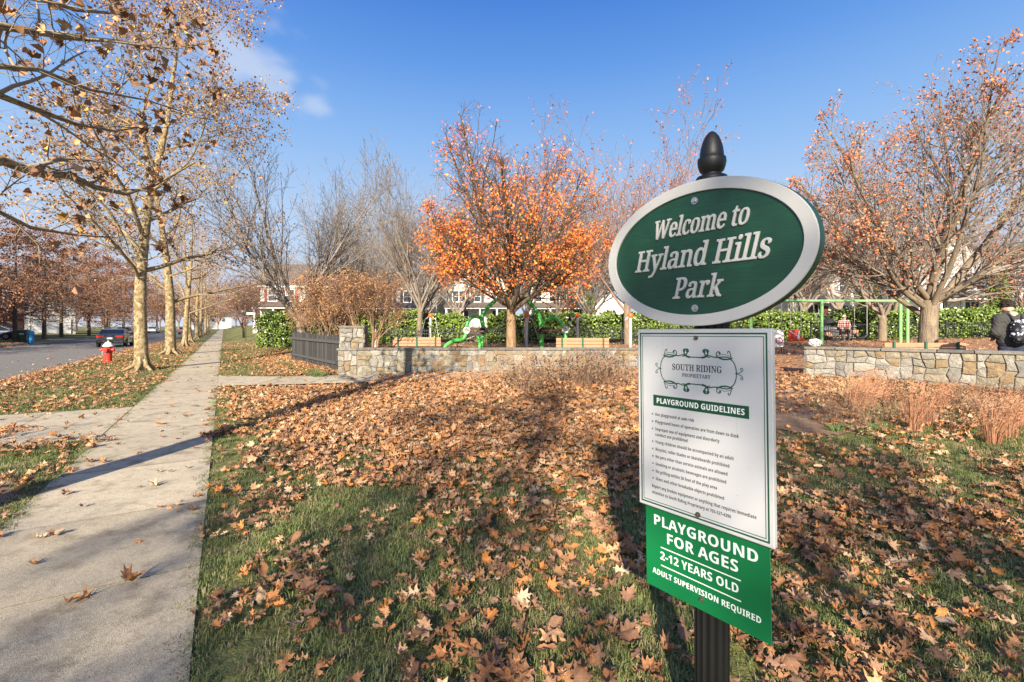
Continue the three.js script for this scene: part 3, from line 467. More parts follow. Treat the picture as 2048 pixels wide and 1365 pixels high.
{
  const [x1, z1] = tp(283, 742); planeTree(21, 13.2, 0.205, 19, 10, 8, 2, 'large mottled plane tree with brown leaves beside the red hydrant', at(x1, z1), 0.62, -0.02);
  const [x2, z2] = tp(341, 710); const t2 = planeTree(34, 12.6, 0.25, 13, 8, 6, 2, 'thick plane tree behind the hydrant tree, second along the verge', at(x2, z2), 0.5);
  const [x3, z3] = tp(369, 694); const t3 = planeTree(47, 11, 0.19, 12, 7, 5, 2, 'pale slender plane tree third along the verge', at(x3, z3), 0.5);
  copyOf(t3, at(...SW(52, -2.6)), 2.1, [0.95, 0.95], 'distant plane tree further along the street verge'); copyOf(t2, at(...SW(62, -2.5)), 4.0, [0.8, 0.9], 'distant plane tree further along the street verge');
  copyOf(t3, at(...SW(74, -2.6)), 0.7, [1, 1], 'distant plane tree further along the street verge'); copyOf(t2, at(...SW(90, -2.5)), 1.4, [0.8, 0.85], 'distant plane tree further along the street verge'); copyOf(t3, at(...SW(112, -2.6)), 3, [1, 1], 'distant plane tree further along the street verge');
}
{ // plane tree whose trunk stands just outside the frame and whose boughs reach into it
  const T = newTree(63, planeLv(12, 7, 6), { leaves: 1, leafFrom: 3, trunkLevels: 1 }), B = V(-4.55, 0, -2.95);
  const P = (u, v, z) => onRay(u, v, z).sub(B);
  T.acc[0].tube([V(0, -0.1, 0), V(0.02, 1.2, 0), V(0, 2.4, 0.02), V(0.03, 4, 0), V(0.0, 6, 0), V(0.1, 9, 0)], [0.2, 0.175, 0.165, 0.14, 0.1, 0.02], 14); flare(T.acc[0], 0.2, 0.4, 9);
  const bough = (pts, r0, r1, L, h) => limb(T, [V(0, h, 0), ...pts], [r0 * 1.2, ...pts.map((_, i) => mix(r0, r1, i / (pts.length - 1)))], 1, L);
  bough([P(0, 320, 4.3), P(70, 346, 4.7), P(140, 352, 5.0), P(190, 375, 5.3), P(250, 388, 5.7), P(310, 370, 6.2), P(390, 325, 6.8)], 0.05, 0.01, 2.2, 2.3);
  bough([P(-20, 415, 4.2), P(60, 455, 4.7), P(150, 470, 5.2), P(235, 476, 5.8)], 0.026, 0.007, 1.7, 2.1);
  bough([P(-40, 45, 3.6), P(60, 62, 4.1), P(150, 76, 4.5), P(230, 82, 4.9), P(330, 96, 5.4), P(410, 88, 5.9)], 0.035, 0.008, 2.4, 3.0);
  bough([P(-30, 180, 3.9), P(60, 215, 4.3), P(150, 248, 4.8), P(230, 262, 5.3), P(300, 250, 5.8)], 0.032, 0.008, 2.2, 2.6);
  bough([P(-30, 130, 3.4), P(80, 140, 4.0), P(180, 180, 4.5), P(290, 200, 5.2), P(370, 225, 5.8)], 0.026, 0.007, 2.0, 2.8);
  bough([P(-50, -60, 3.4), P(60, -10, 3.9), P(150, 20, 4.4), P(260, 30, 5.0)], 0.03, 0.008, 2.2, 3.3);
  for (let k = 0; k < 7; k++) grow(T, V(0.03, 3 + k * 0.8, 0), sprout(T.r, V(0, 1, 0), 0.9, 2 + k * 2.4), 3.2 - k * 0.25, 0.06, 1);
  const o = finish(T, 'plane_tree', 'near plane tree reaching boughs with large curled leaves over the footpath', 'plane trees in a row along the footpath', at(-4.55, 2.95), { bark: MAT.planeBark, twig: MAT.twigPlane, leaf: palPlane, leafGeom: broadLeaf, leafSize: 0.07, keep: 0.25 });
  // big curled leaves near the lens, one mesh each
  const r = rngOf(8), mats = [...Array(6)].map(() => new THREE.MeshStandardMaterial({ color: palPlane(r), roughness: 0.75, side: THREE.DoubleSide }));
  const bigs = [leafGeo('maple', 0.8, 1.1, 21), leafGeo('maple', 1.2, 0.8, 22), leafGeo('maple', 0.6, 1.6, 23)];
  const front = T.tips.filter(p => { const q = p.clone().add(B), d = -q.z, u = 1024 + q.x / d * FOCAL, v = HORIZON - (q.y - EYE) / d * FOCAL; return d > 3 && u > 0 && u < 640 && v > -20 && v < 520; });
  for (let k = 0; k < Math.min(150, front.length); k++) { const c = front[Math.floor(r() * front.length)], l = part('leaf', bigs[k % 3], mats[k % 6], o); l.position.copy(c).y -= 0.03; l.scale.setScalar(0.07 + r() * 0.06); l.rotation.set(1.2 + r() * 0.8, r() * 6.28, r()); }
}

// orange maple in the playground
{
  const z = 16, X = Xat(1022, z), T = newTree(91, [
    { n: 5, ang: 0.62, ratio: 2.7, rr: 0.34, t0: 0.66, seg: 6, wob: 0.06, up: 0.02, taper: 0.72, dec: 0.0 },
    { n: 12, ang: 0.62, ratio: 0.42, rr: 0.46, t0: 0.14, seg: 9, wob: 0.22, up: 0.035, taper: 0.12, dec: 0.35 },
    { n: 8, ang: 0.7, ratio: 0.48, rr: 0.55, t0: 0.15, seg: 6, wob: 0.35, up: 0.02, taper: 0.3, dec: 0.3 },
    { n: 3, ang: 0.8, ratio: 0.5, rr: 0.6, t0: 0.1, seg: 3, wob: 0.5, up: 0, taper: 0.4 }, { n: 0, seg: 2, wob: 0.5, up: 0, taper: 0.5 }],
    { leaves: 9, leafFrom: 3, env: q => { const y = q.y, R = y < 3.4 ? 2.6 + (y - 1.2) * 0.4 : y < 5.5 ? 3.4 - (y - 3.4) * 0.28 : 2.8 - (y - 5.5) * 0.42; return Math.hypot(q.x - 0.05, q.z) < R * (0.86 + 0.3 * noise2(Math.atan2(q.z, q.x) * 1.3, y * 0.5 + 4)) && y < 6.6 + 3.0 * Math.exp(-Math.pow((q.x + 1.55) / 0.75, 2)) + 1.1 * Math.exp(-Math.pow((q.x - 1.1) / 0.6, 2)); }, floor: 1.5 });
  grow(T, V(0, -0.15, 0), V(0, 1, 0), 2.35, 0.19, 0); flare(T.acc[0], 0.18, 0.25, 4);
  for (const [dx, dy, dz, L] of [[-0.3, 1, 0.05, 8.2], [-0.22, 1, -0.1, 8.0], [-0.35, 1, 0.1, 6.5], [0.1, 1, 0, 6.6], [0.3, 1, -0.1, 6], [-0.15, 1, -0.25, 6.8], [-1, 0.42, 0.15, 3.6], [1, 0.4, 0.1, 3.8], [0.75, 0.55, 0.4, 4], [-0.8, 0.6, 0.4, 4], [0.9, 0.8, 0.3, 4.6], [-0.9, 0.85, 0.3, 4.8], [0.2, 0.7, 0.8, 4.2], [-0.3, 0.6, 0.9, 4], [0.5, 1, 0.3, 5.6], [0.15, 0.5, -0.9, 4]]) grow(T, V(0, 1.45 + 0.75 * T.r(), 0), V(dx, dy, dz).normalize(), L, 0.045 + 0.04 * T.r(), 1);
  T.tips = T.tips.filter(p => { const cl = noise2(p.x * 0.9 + p.z * 0.5, p.y * 1.1 + p.z * 0.6) + 0.5 * noise2(p.x * 2.3 - p.z, p.y * 2.5 + 7); return T.r() < (p.y < 4.6 ? 0.66 : mix(0.52, 0.2, clamp((p.y - 4.6) / 2.6))) * sstep(-0.7, 0.4, cl); });
  finish(T, 'maple_tree', 'bright orange maple behind the low wall, in full autumn leaf', undefined, at(X, z), { bark: MAT.barkTan, twig: MAT.barkDark, leaf: palMaple, leafGeom: starLeaf, leafSize: 0.08, jit: 0.36 });
}
// wide maple on the right, nearly bare
{
  const z = 12, X = Xat(1855, z), T = newTree(117, [
    { n: 5, ang: 0.8, ratio: 3.2, rr: 0.34, t0: 0.72, seg: 5, wob: 0.05, up: 0.02, taper: 0.8, dec: 0.0 },
    { n: 12, ang: 0.62, ratio: 0.52, rr: 0.5, t0: 0.12, seg: 10, wob: 0.26, up: 0.05, taper: 0.12, dec: 0.4 },
    { n: 9, ang: 0.65, ratio: 0.46, rr: 0.55, t0: 0.12, seg: 7, wob: 0.34, up: 0.045, taper: 0.25, dec: 0.3 },
    { n: 5, ang: 0.7, ratio: 0.5, rr: 0.6, t0: 0.1, seg: 4, wob: 0.4, up: 0.04, taper: 0.4 }, { n: 0, seg: 3, wob: 0.45, up: 0.03, taper: 0.5 }],
    { leaves: 2, leafFrom: 3, trunkLevels: 1, floor: 1.7, env: q => { const y = q.y; return y < 6.6 + 1.3 * noise2(q.x * 0.9 + 2, q.z * 0.9) && Math.hypot(q.x - 0.5, q.z) < 2.0 + 1.25 * Math.sin(clamp(y / 7.9) * 3.0); } });
  grow(T, V(0, -0.2, 0), V(0.02, 1, 0), 1.95, 0.225, 0); flare(T.acc[0], 0.22, 0.2, 5);
  for (const [dx, dy, dz, L, rr, h] of [[0.75, 0.8, 0.2, 6.6, 0.105, 1.5], [-0.9, 0.6, 0.1, 5, 0.08, 1.6], [-0.35, 1, -0.2, 6.6, 0.08, 1.7], [0.2, 1, 0.1, 7, 0.085, 1.75], [-0.2, 0.9, 0.5, 6, 0.07, 1.7], [0.45, 1, -0.1, 7, 0.07, 1.7], [1, 0.35, -0.3, 5.2, 0.09, 1.6], [-1, 0.3, 0.4, 4.6, 0.07, 1.5], [0.6, 0.5, 0.7, 5, 0.08, 1.65]]) grow(T, V(0, h, 0), V(dx, dy, dz).normalize(), L, rr, 1);
  finish(T, 'maple_tree', 'wide grey maple with few reddish leaves behind the wall with ornamental grasses', undefined, at(X, z), { bark: MAT.bark, twig: MAT.twigGrey, leaf: palPink, leafGeom: crownLeaf, leafSize: 0.056, keep: 0.62, jit: 0.16 });
}
// bare trees: three kinds grown once, then copied
function bareTree(seed, H, rad, fork, spread, label, pos, o = {}) {
  const T = newTree(seed, [
    { n: 9, ang: spread, ratio: (H - fork) / fork * 0.85, rr: 0.5, t0: 0.62, seg: 5, wob: 0.08, up: 0.02, taper: 0.7, dec: 0 },
    { n: 11, ang: 0.5, ratio: 0.5, rr: 0.55, t0: 0.12, seg: 8, wob: 0.22, up: 0.045, taper: 0.12, dec: 0.35 },
    { n: 8, ang: 0.55, ratio: 0.48, rr: 0.58, t0: 0.12, seg: 6, wob: 0.3, up: 0.05, taper: 0.25, dec: 0.3 },
    { n: 4, ang: 0.6, ratio: 0.5, rr: 0.62, t0: 0.1, seg: 3, wob: 0.4, up: 0.04, taper: 0.4 }, { n: 0, seg: 2, wob: 0.4, up: 0.03, taper: 0.5 }], { leaves: o.leaf ? 1 : 0, floor: fork * 0.8, min: o.min ?? 0.007 });
  grow(T, V(0, -0.2, 0), V(o.lean ?? 0, 1, 0), fork, rad, 0);
  return finish(T, 'bare_tree', label, 'bare trees behind the park', pos, { bark: o.bark ?? MAT.bark, twig: o.twig ?? MAT.twigGrey, leaf: o.leaf, leafSize: o.leafSize ?? 0.09, keep: o.keep ?? 0.5 });
}
const bareA = bareTree(131, 10.4, 0.24, 2.3, 0.66, 'large bare tree leaning over the dark board fence', at(Xat(612, 22), 22), { lean: -0.1, twig: MAT.twigGrey });
const bareB = bareTree(142, 8.6, 0.17, 2.4, 0.5, 'bare tree with forked trunk behind the bench near the stone pillar', at(Xat(838, 24.5), 24.5));
const bareC = bareTree(153, 10.4, 0.2, 2.6, 0.55, 'tall bare tree with pinkish leaves behind the oval sign', at(Xat(1256, 24), 24), { leaf: palPink, keep: 0.85, twig: MAT.twigRed });
copyOf(bareB, at(Xat(1052, 25), 25), 1.9, [1.0, 0.95], 'bare tree trunk behind the orange maple and steel post');
const bareD = bareTree(164, 7.2, 0.21, 1.9, 0.7, 'spreading bare tree beside the swing frame', at(Xat(1765, 23.8), 23.8), { leaf: palPink, keep: 0.12 });
{ const r = rngOf(71); const L = 'distant bare tree rising behind the white houses';
  for (const [u, z, k, s] of [[700, 48, 0, 1.1], [780, 55, 1, 1.7], [850, 52, 0, 1.05], [905, 80, 1, 1.9], [1140, 46, 2, 0.95], [1190, 60, 0, 1.15], [1330, 42, 2, 0.95], [1420, 50, 0, 1.1], [1500, 45, 2, 0.95], [1560, 52, 0, 1.15], [1610, 48, 2, 0.9], [1700, 62, 0, 1.2], [1960, 48, 0, 1.0], [2040, 44, 2, 0.95], [560, 82, 1, 1.5], [520, 100, 0, 1.1], [640, 80, 0, 1.2], [2130, 40, 0, 1], [1462, 36, 0, 1.12], [1532, 34, 0, 1.08], [1600, 37, 0, 1.15], [1685, 38, 0, 1.1], [1180, 35, 0, 1.0], [1296, 34, 0, 1.05], [1110, 38, 0, 1.05], [705, 31, 0, 0.95], [1780, 40, 0, 1.1], [920, 40, 0, 1.0]])
    copyOf([bareA, bareB, bareC][k], at(Xat(u, z), z), r() * 6.28, [s * (0.9 + 0.2 * r()), s], z < 45 ? 'bare tree standing between the hedges and the white houses' : L); }
{ // small vase-shaped tree by the street sign, and more along the far end of the street
  const v = bareTree(175, 6.4, 0.13, 1.5, 0.5, 'small brownish bare tree beside the street name post', at(Xat(487, 50), 50), { twig: MAT.twigRed, leaf: palOak, keep: 0.35, min: 0.006 });
  for (const [s, w, k] of [[84, 4, 1.2], [110, 6, 1.5], [140, 5, 1.9], [170, -4, 2], [190, -16, 2.2], [210, 4, 2.2], [230, -8, 2.4], [120, -24, 1.8], [150, -28, 2], [100, -34, 1.8], [180, -30, 2.2], [135, 14, 1.7], [160, 18, 1.9], [200, 14, 2.2], [130, -40, 2], [90, -42, 1.8], [70, -44, 1.7], [58, -46, 1.7], [215, -20, 2.4], [225, -2, 2.2], [232, 8, 2.2], [205, -9, 2], [240, -16, 2.4], [175, 9, 2], [190, 24, 2.3], [120, 22, 1.8], [105, 17, 1.6], [150, 30, 2.2], [175, -40, 2.4], [200, -50, 2.6], [150, -52, 2.4]]) copyOf(v, at(...SW(s, w)), s, [k, k], 'brown tree at the far end of the street');
}
// pin oaks with rusty leaves on the far side of the street, and those behind the viewer that shade the grass
function pinOak(seed, H, leaves, label, pos, keep) {
  const T = newTree(seed, [
    { n: 30, ang: 1.4, ratio: 0.5, rr: 0.3, t0: 0.17, seg: 10, wob: 0.05, up: 0.02, taper: 0.1, dec: 0.6 },
    { n: 8, ang: 0.7, ratio: 0.45, rr: 0.5, t0: 0.15, seg: 6, wob: 0.22, up: -0.015, taper: 0.2, dec: 0.4, flat: 0.4 },
    { n: 6, ang: 0.8, ratio: 0.5, rr: 0.55, t0: 0.1, seg: 4, wob: 0.35, up: -0.01, taper: 0.4, flat: 0.3 }, { n: 0, seg: 3, wob: 0.4, up: 0, taper: 0.5 }], { leaves, leafFrom: 2, min: 0.005 });
  grow(T, V(0, -0.2, 0), V(0, 1, 0), H, 0.2, 0);
  return finish(T, 'oak_tree', label, 'oaks with rusty leaves across the street', pos, { bark: MAT.barkDark, twig: MAT.twigBrown, leaf: palOak, leafGeom: crownLeaf, leafSize: 0.12, keep, jit: 0.35 });
}
const oakA = pinOak(201, 12, 6, 'oak with rusty leaves on the far verge, behind the bins', at(...SW(48, -17.5)), 0.8), oakB = pinOak(212, 11, 6, 'oak with reddish leaves on the far verge beyond the black car', at(...SW(61, -16.4)), 0.9);
{ const r = rngOf(4), L = 'oak with rusty leaves in the line along the far verge';
  for (const [s, w, k, q] of [[38, -17.8, 0, 1], [54.5, -18, 1, 1.05], [70, -16.6, 0, 1], [80, -17.4, 1, 1.1], [91, -16.8, 0, 1.1], [104, -17, 1, 1.2], [120, -17, 0, 1.2], [140, -17, 1, 1.3], [57, -27, 0, 1.2], [75, -29, 1, 1.2], [44, -30, 1, 1.2], [34, -38, 0, 1.2], [46, -39, 1, 1.3], [58, -38, 0, 1.2], [70, -40, 1, 1.3], [84, -38, 0, 1.3], [98, -38, 1, 1.3], [114, -37, 0, 1.3], [130, -30, 1, 1.4], [150, -24, 0, 1.4], [165, -16, 1, 1.3]]) copyOf(k ? oakB : oakA, at(...SW(s, w)), r() * 6.28, [q, q], w < -25 ? 'oak with rusty leaves behind the houses across the street' : L);
}
{ // round-crowned trees behind the viewer, whose shade falls on the near grass, the footpath and the sign
  const T = newTree(303, [
    { n: 14, ang: 0.9, ratio: 0.62, rr: 0.5, t0: 0.4, seg: 8, wob: 0.08, up: 0.03, taper: 0.3, dec: 0.25 },
    { n: 9, ang: 0.7, ratio: 0.5, rr: 0.5, t0: 0.2, seg: 6, wob: 0.25, up: 0.02, taper: 0.2, dec: 0.3 },
    { n: 6, ang: 0.8, ratio: 0.5, rr: 0.55, t0: 0.1, seg: 4, wob: 0.4, up: 0.02, taper: 0.4 }, { n: 0, seg: 3, wob: 0.4, up: 0, taper: 0.5 }],
    { leaves: 7, leafFrom: 2, min: 0.006, env: q => q.y < 12.1 && Math.hypot(q.x, q.z) < 4.4 });
  grow(T, V(0, -0.2, 0), V(0, 1, 0), 10.6, 0.22, 0);
  const t = finish(T, 'shade_tree', 'round-crowned tree behind the viewer that dapples the near grass', 'shade trees behind the viewer', at(-2.2, -20.5), { bark: MAT.bark, twig: MAT.twigGrey, leaf: palOak, leafSize: 0.18, keep: 0.6, jit: 0.5 }); t.scale.y = 1.09;
  copyOf(t, at(5.4, -20.5), 4.4, [0.95, 1.0]);
  const b = copyOf(t, at(-9.6, -21.5), 1.2, [1, 0.98], 'round-crowned tree behind the viewer, bare of leaves'); b.remove(b.children.find(c => c.name === 'crown'));
}
// crape myrtles
function crape(seed, label, pos, k) {
  const T = newTree(seed, [
    { n: 5, ang: 0.42, ratio: 0.72, rr: 0.62, t0: 0.3, seg: 7, wob: 0.14, up: 0.02, taper: 0.4, dec: 0.3 },
    { n: 6, ang: 0.5, ratio: 0.6, rr: 0.6, t0: 0.25, seg: 6, wob: 0.25, up: 0.05, taper: 0.3, dec: 0.3 },
    { n: 7, ang: 0.5, ratio: 0.5, rr: 0.6, t0: 0.15, seg: 4, wob: 0.3, up: 0.05, taper: 0.3 },
    { n: 4, ang: 0.5, ratio: 0.5, rr: 0.6, t0: 0.1, seg: 3, wob: 0.3, up: 0.04, taper: 0.4 }, { n: 0, seg: 2, wob: 0.3, up: 0, taper: 0.5 }], { leaves: 2, leafFrom: 3, trunkLevels: 1, min: 0.003, floor: 0.9 });
  for (let i = 0; i < 6; i++) { const a = i / 6 * 6.28 + T.r() * 0.5; grow(T, V(Math.cos(a) * 0.12, -0.15, Math.sin(a) * 0.12), V(Math.cos(a) * 0.32, 1, Math.sin(a) * 0.32).normalize(), 2.3 * k, 0.05, 0); }
  return finish(T, 'crape_myrtle', label, 'crape myrtles behind the board fence', pos, { bark: MAT.barkTan, twig: MAT.twigRed, leaf: palCrape, leafGeom: narrowLeaf, leafSize: 0.065, keep: 0.42, jit: 0.2 });
}
const cm = crape(231, 'multi-stemmed crape myrtle beside the stone pillar', at(Xat(742, 17.2), 17.2), 1.0);
copyOf(cm, at(Xat(682, 17.8), 17.8), 2.0, [1.0, 1.0], 'multi-stemmed crape myrtle behind middle of board fence');
copyOf(cm, at(Xat(640, 20.5), 20.5), 4.0, [0.95, 0.95], 'crape myrtle next to the leaning bare tree');

// clipped evergreen hedges and columnar evergreens
function hedge(label, x0, z0, x1, z1, top, depth, seed) {
  const r = rngOf(seed), L = Math.hypot(x1 - x0, z1 - z0), g0 = Math.min(height(x0, z0), height(x1, z1)), H = top - g0, o = thing('hedge', label, 'hedge', [x0, g0, -z0], Math.atan2(z1 - z0, x1 - x0), 'clipped evergreen hedges');
  part('inner_twigs', rbox(L - 0.5, H - 0.25, depth - 0.5, L / 2, H / 2 - 0.1, 0, 0.3, 3), M(0.022, 0.03, 0.012, 1), o);
  const list = [], N = Math.round((L * H * 2 + L * depth + H * depth * 2) * 170);
  for (let i = 0; i < N; i++) { // leaves through a lumpy shell
    const q = r(); let x, y, z; const A = L * H, B = L * depth, D = H * depth, S = q * (2 * A + B + 2 * D), a = r(), b = r(), into = Math.pow(r(), 1.6) * 0.38;
    if (S < 1.5 * A) { x = a * L; y = b * H; z = depth / 2 - into; } else if (S < 1.6 * A) { x = a * L; y = b * H; z = -depth / 2 + into; } else if (S < 1.6 * A + B * 1.4) { x = a * L; y = H - into; z = (b - 0.5) * depth; } else { x = r() < 0.5 ? into : L - into; y = a * H; z = (b - 0.5) * depth; }
    const bump = 0.14 * noise2(x * 0.9 + seed, y * 1.1) + 0.08 * noise2(x * 2.7, y * 2.9 + seed); if (y > H - 0.5) { y += bump * 1.2; const e = Math.min(x, L - x); if (e < 0.55) y -= (0.55 - e) * 0.6; } z += bump * 1.4;
    const top = y > H - 0.3; list.push([V(x, y, z), 0.08 + r() * 0.065, [(r() - 0.5) * 2.2 - (top ? 0.8 : 0.2), (r() - 0.5) * 2.2, r() * 6.28], palHedge(r)]);
  }
  cloud('foliage', crownLeaf, MAT.hedgeLeaf, list, o);
}
hedge('evergreen hedge block at far end of board fence beside the lawn', Xat(532, 30), 30, Xat(668, 28), 28, 2.3, 1.6, 1);
hedge('evergreen hedge behind crape myrtles', Xat(660, 26.8), 26.8, Xat(770, 26.2), 26.2, 2.2, 1.5, 2);
hedge('evergreen hedge behind the bench near the stone pillar', Xat(768, 26), 26, Xat(932, 26), 26, 2.2, 1.5, 3);
hedge('evergreen hedge behind the green climbing arch', Xat(976, 26), 26, Xat(1340, 26), 26, 2.15, 1.5, 4);
hedge('evergreen hedge behind the bucket swing', Xat(1345, 26), 26, Xat(1622, 26), 26, 2.2, 1.5, 5);
hedge('long evergreen hedge behind seated person and wide grey maple', Xat(1650, 26), 26, Xat(2110, 26), 26, 2.3, 1.6, 6);
function column(label, X, z, h, rad, seed) {
  const r = rngOf(seed), o = thing('columnar_evergreen', label, 'tree', at(X, z), 0, 'columnar evergreens by the houses'), list = [];
  part('trunk', new THREE.CylinderGeometry(0.05, 0.12, h * 0.9, 7).translate(0, h * 0.45, 0), MAT.barkDark, o);
  for (let i = 0; i < 2600; i++) { const y = Math.pow(r(), 0.9) * h, k = rad * Math.pow(1 - y / h, 0.55) * (0.85 + 0.25 * noise2(y * 1.5, seed)), a = r() * 6.28, q = Math.sqrt(r()) * k; list.push([V(Math.cos(a) * q, y, Math.sin(a) * q), 0.22 + r() * 0.16, [r() * 6.28, r() * 6.28, r() * 6.28], palHedge(r).multiplyScalar(0.9)]); }
  cloud('foliage', narrowLeaf, MAT.leaf, list, o);
}
column('tall narrow evergreen at corner of white house behind the hedge', Xat(1180, 58), 58, 6, 0.9, 1);
column('broad evergreen beside the red-doored house', Xat(1738, 46), 46, 5.2, 1.5, 2);
column('bright evergreen above the hedge near the backpack wearer', Xat(1998, 40), 40, 5.2, 1.15, 3);

// ---------------------------------------------------------------- houses
const sidingMat = (r, g, b) => new THREE.MeshStandardMaterial({ color: C(r, g, b), roughness: 0.7, bumpMap: rep(bumpSiding, 1, 0.45), bumpScale: 0.03 });
const HM = {
  white: sidingMat(0.62, 0.61, 0.585), cream: sidingMat(0.58, 0.54, 0.47), grey: sidingMat(0.42, 0.44, 0.47), brick: new THREE.MeshStandardMaterial({ map: rep(texBrick, 0.7), roughness: 0.9 }),
  roofBrown: new THREE.MeshStandardMaterial({ map: rep(texRoof, 0.35), color: C(0.20, 0.155, 0.125), roughness: 0.95 }), roofGrey: new THREE.MeshStandardMaterial({ map: rep(texRoof, 0.35), color: C(0.15, 0.145, 0.145), roughness: 0.95 }),
  trim: M(0.68, 0.67, 0.65, 0.5), glass: new THREE.MeshStandardMaterial({ color: C(0.05, 0.06, 0.075), roughness: 0.06, metalness: 0.0 }), red: M(0.26, 0.045, 0.03, 0.6), black: M(0.02, 0.022, 0.026, 0.6), door: M(0.11, 0.03, 0.022, 0.5), garage: M(0.66, 0.66, 0.66, 0.6),
};
function planUV(g) { const p = g.attributes.position, n = g.attributes.normal, uv = g.attributes.uv; for (let i = 0; i < p.count; i++) uv.setXY(i, Math.abs(n.getX(i)) > 0.7 ? p.getZ(i) : p.getX(i), Math.abs(n.getY(i)) > 0.9 ? p.getZ(i) : p.getY(i)); return g; }
function house({ label, X, z, turn = 0, w, d, h, rise, front = false, wall = HM.white, roof = HM.roofBrown, wins = [], doors = [], porch, base = 0 }) {
  const o = thing('house', label, 'house', at(X, z, base), turn);
  const sh = new THREE.Shape(); let g;
  const W = front ? w : d; sh.moveTo(-W / 2, -1); sh.lineTo(W / 2, -1); sh.lineTo(W / 2, h); sh.lineTo(0, h + rise); sh.lineTo(-W / 2, h);
  g = new THREE.ExtrudeGeometry(sh, { depth: front ? d : w, bevelEnabled: false });
  if (front) g.translate(0, 0, -d); else g.rotateY(Math.PI / 2).translate(-w / 2, 0, -d / 2);
  part('wall', planUV(g), wall, o);
  const sl = Math.hypot(W / 2, rise), ang = Math.atan2(rise, W / 2), len = (front ? d : w) + 0.6, rf = new THREE.Group(); rf.name = 'roof'; o.add(rf);
  for (const s of [-1, 1]) { const q = box(sl + 0.45, 0.12, len, 0, 0, 0); planUV(q); const m = part('roof_slope', q, roof, rf); 
    if (front) { m.rotation.z = -s * ang; m.position.set(s * (W / 4 + 0.14), h + rise / 2 - 0.02, -d / 2); } else { m.geometry.rotateY(Math.PI / 2); m.rotation.x = s * ang; m.position.set(0, h + rise / 2 - 0.02, -d / 2 + s * (W / 4 + 0.14)); } }
  part('fascia', front ? box(0.15, 0.22, 0.1, W / 2 + 0.1, h - 0.1, 0.06) : box(w + 0.5, 0.24, 0.1, 0, h - 0.16, 0.28), HM.trim, rf);
  const z0 = 0.0;
  for (const [x, y, ww, hh, shut] of wins) { const f = new THREE.Group(); f.name = 'window'; f.position.set(x, y, z0); o.add(f); 
    part('frame', merge([box(ww + 0.2, 0.11, 0.12, 0, hh / 2 + 0.05, 0.03), box(ww + 0.24, 0.11, 0.16, 0, -hh / 2 - 0.05, 0.04), box(0.1, hh, 0.12, -ww / 2 - 0.05, 0, 0.03), box(0.1, hh, 0.12, ww / 2 + 0.05, 0, 0.03), box(ww, 0.06, 0.08, 0, 0, 0.035), ...(ww > 1.3 ? [box(0.1, hh, 0.1, 0, 0, 0.036)] : [])]), HM.trim, f);
    part('pane', box(ww, hh, 0.05, 0, 0, 0.02), HM.glass, f);
    if (shut) for (const s of [-1, 1]) part('shutter', merge([box(0.38, hh + 0.1, 0.05, s * (ww / 2 + 0.32), 0, 0.04), box(0.28, hh * 0.4, 0.03, s * (ww / 2 + 0.32), hh * 0.24, 0.07), box(0.28, hh * 0.4, 0.03, s * (ww / 2 + 0.32), -hh * 0.24, 0.07)]), shut, f); }
  for (const [x, ww, hh, m] of doors) { const f = new THREE.Group(); f.name = 'door'; o.add(f); part('frame', merge([box(0.12, hh, 0.14, x - ww / 2 - 0.06, hh / 2, 0.04), box(0.12, hh, 0.14, x + ww / 2 + 0.06, hh / 2, 0.04), box(ww + 0.3, 0.14, 0.16, x, hh + 0.07, 0.04)]), HM.trim, f); part('leaf', merge([box(ww, hh, 0.06, x, hh / 2, 0.02), ...(ww > 2 ? [0, 1, 2, 3].map(k => box(ww - 0.2, hh / 4 - 0.1, 0.03, x, hh * (k + 0.5) / 4, 0.06)) : [0, 1].map(k => box(ww * 0.6, hh * 0.3, 0.03, x, hh * (0.28 + 0.42 * k), 0.06)))]), m, f); }
  if (porch) { const [x0, x1, dep, hh, cols, rail] = porch, pw = x1 - x0, pc = (x0 + x1) / 2, pp = new THREE.Group(); pp.name = 'porch'; o.add(pp);
    const q = planUV(box(pw + 0.5, 0.1, Math.hypot(dep + 0.4, 0.7))); const r = part('porch_roof', q, roof, pp); r.rotation.x = Math.atan2(0.7, dep + 0.4); r.position.set(pc, hh + 0.55, dep / 2 + 0.15);
    part('beam', merge([box(pw + 0.3, 0.28, 0.2, pc, hh + 0.08, dep), box(0.2, 0.28, dep, x0, hh + 0.08, dep / 2 - 0.1), box(0.2, 0.28, dep, x1, hh + 0.08, dep / 2 - 0.1)]), HM.trim, pp);
    part('floor', box(pw + 0.2, 1.2, dep, pc, -0.55, dep / 2 + 0.02), M(0.35, 0.34, 0.32), pp);
    for (let k = 0; k < cols; k++) part('column', merge([box(0.2, hh, 0.2, mix(x0 + 0.1, x1 - 0.1, k / (cols - 1)), hh / 2, dep - 0.12), box(0.3, 0.12, 0.3, mix(x0 + 0.1, x1 - 0.1, k / (cols - 1)), 0.1, dep - 0.12)]), HM.trim, pp);
    if (rail) { const gs = [box(pw, 0.08, 0.06, pc, 0.95, dep - 0.12), box(pw, 0.06, 0.05, pc, 0.2, dep - 0.12)]; for (let x = x0 + 0.2; x < x1; x += 0.18) gs.push(box(0.04, 0.75, 0.04, x, 0.58, dep - 0.12)); part('railing', merge(gs), HM.trim, pp); } }
  return o;
}
const two = (xs, y, w, h, s) => xs.map(x => [x, y, w, h, s]);
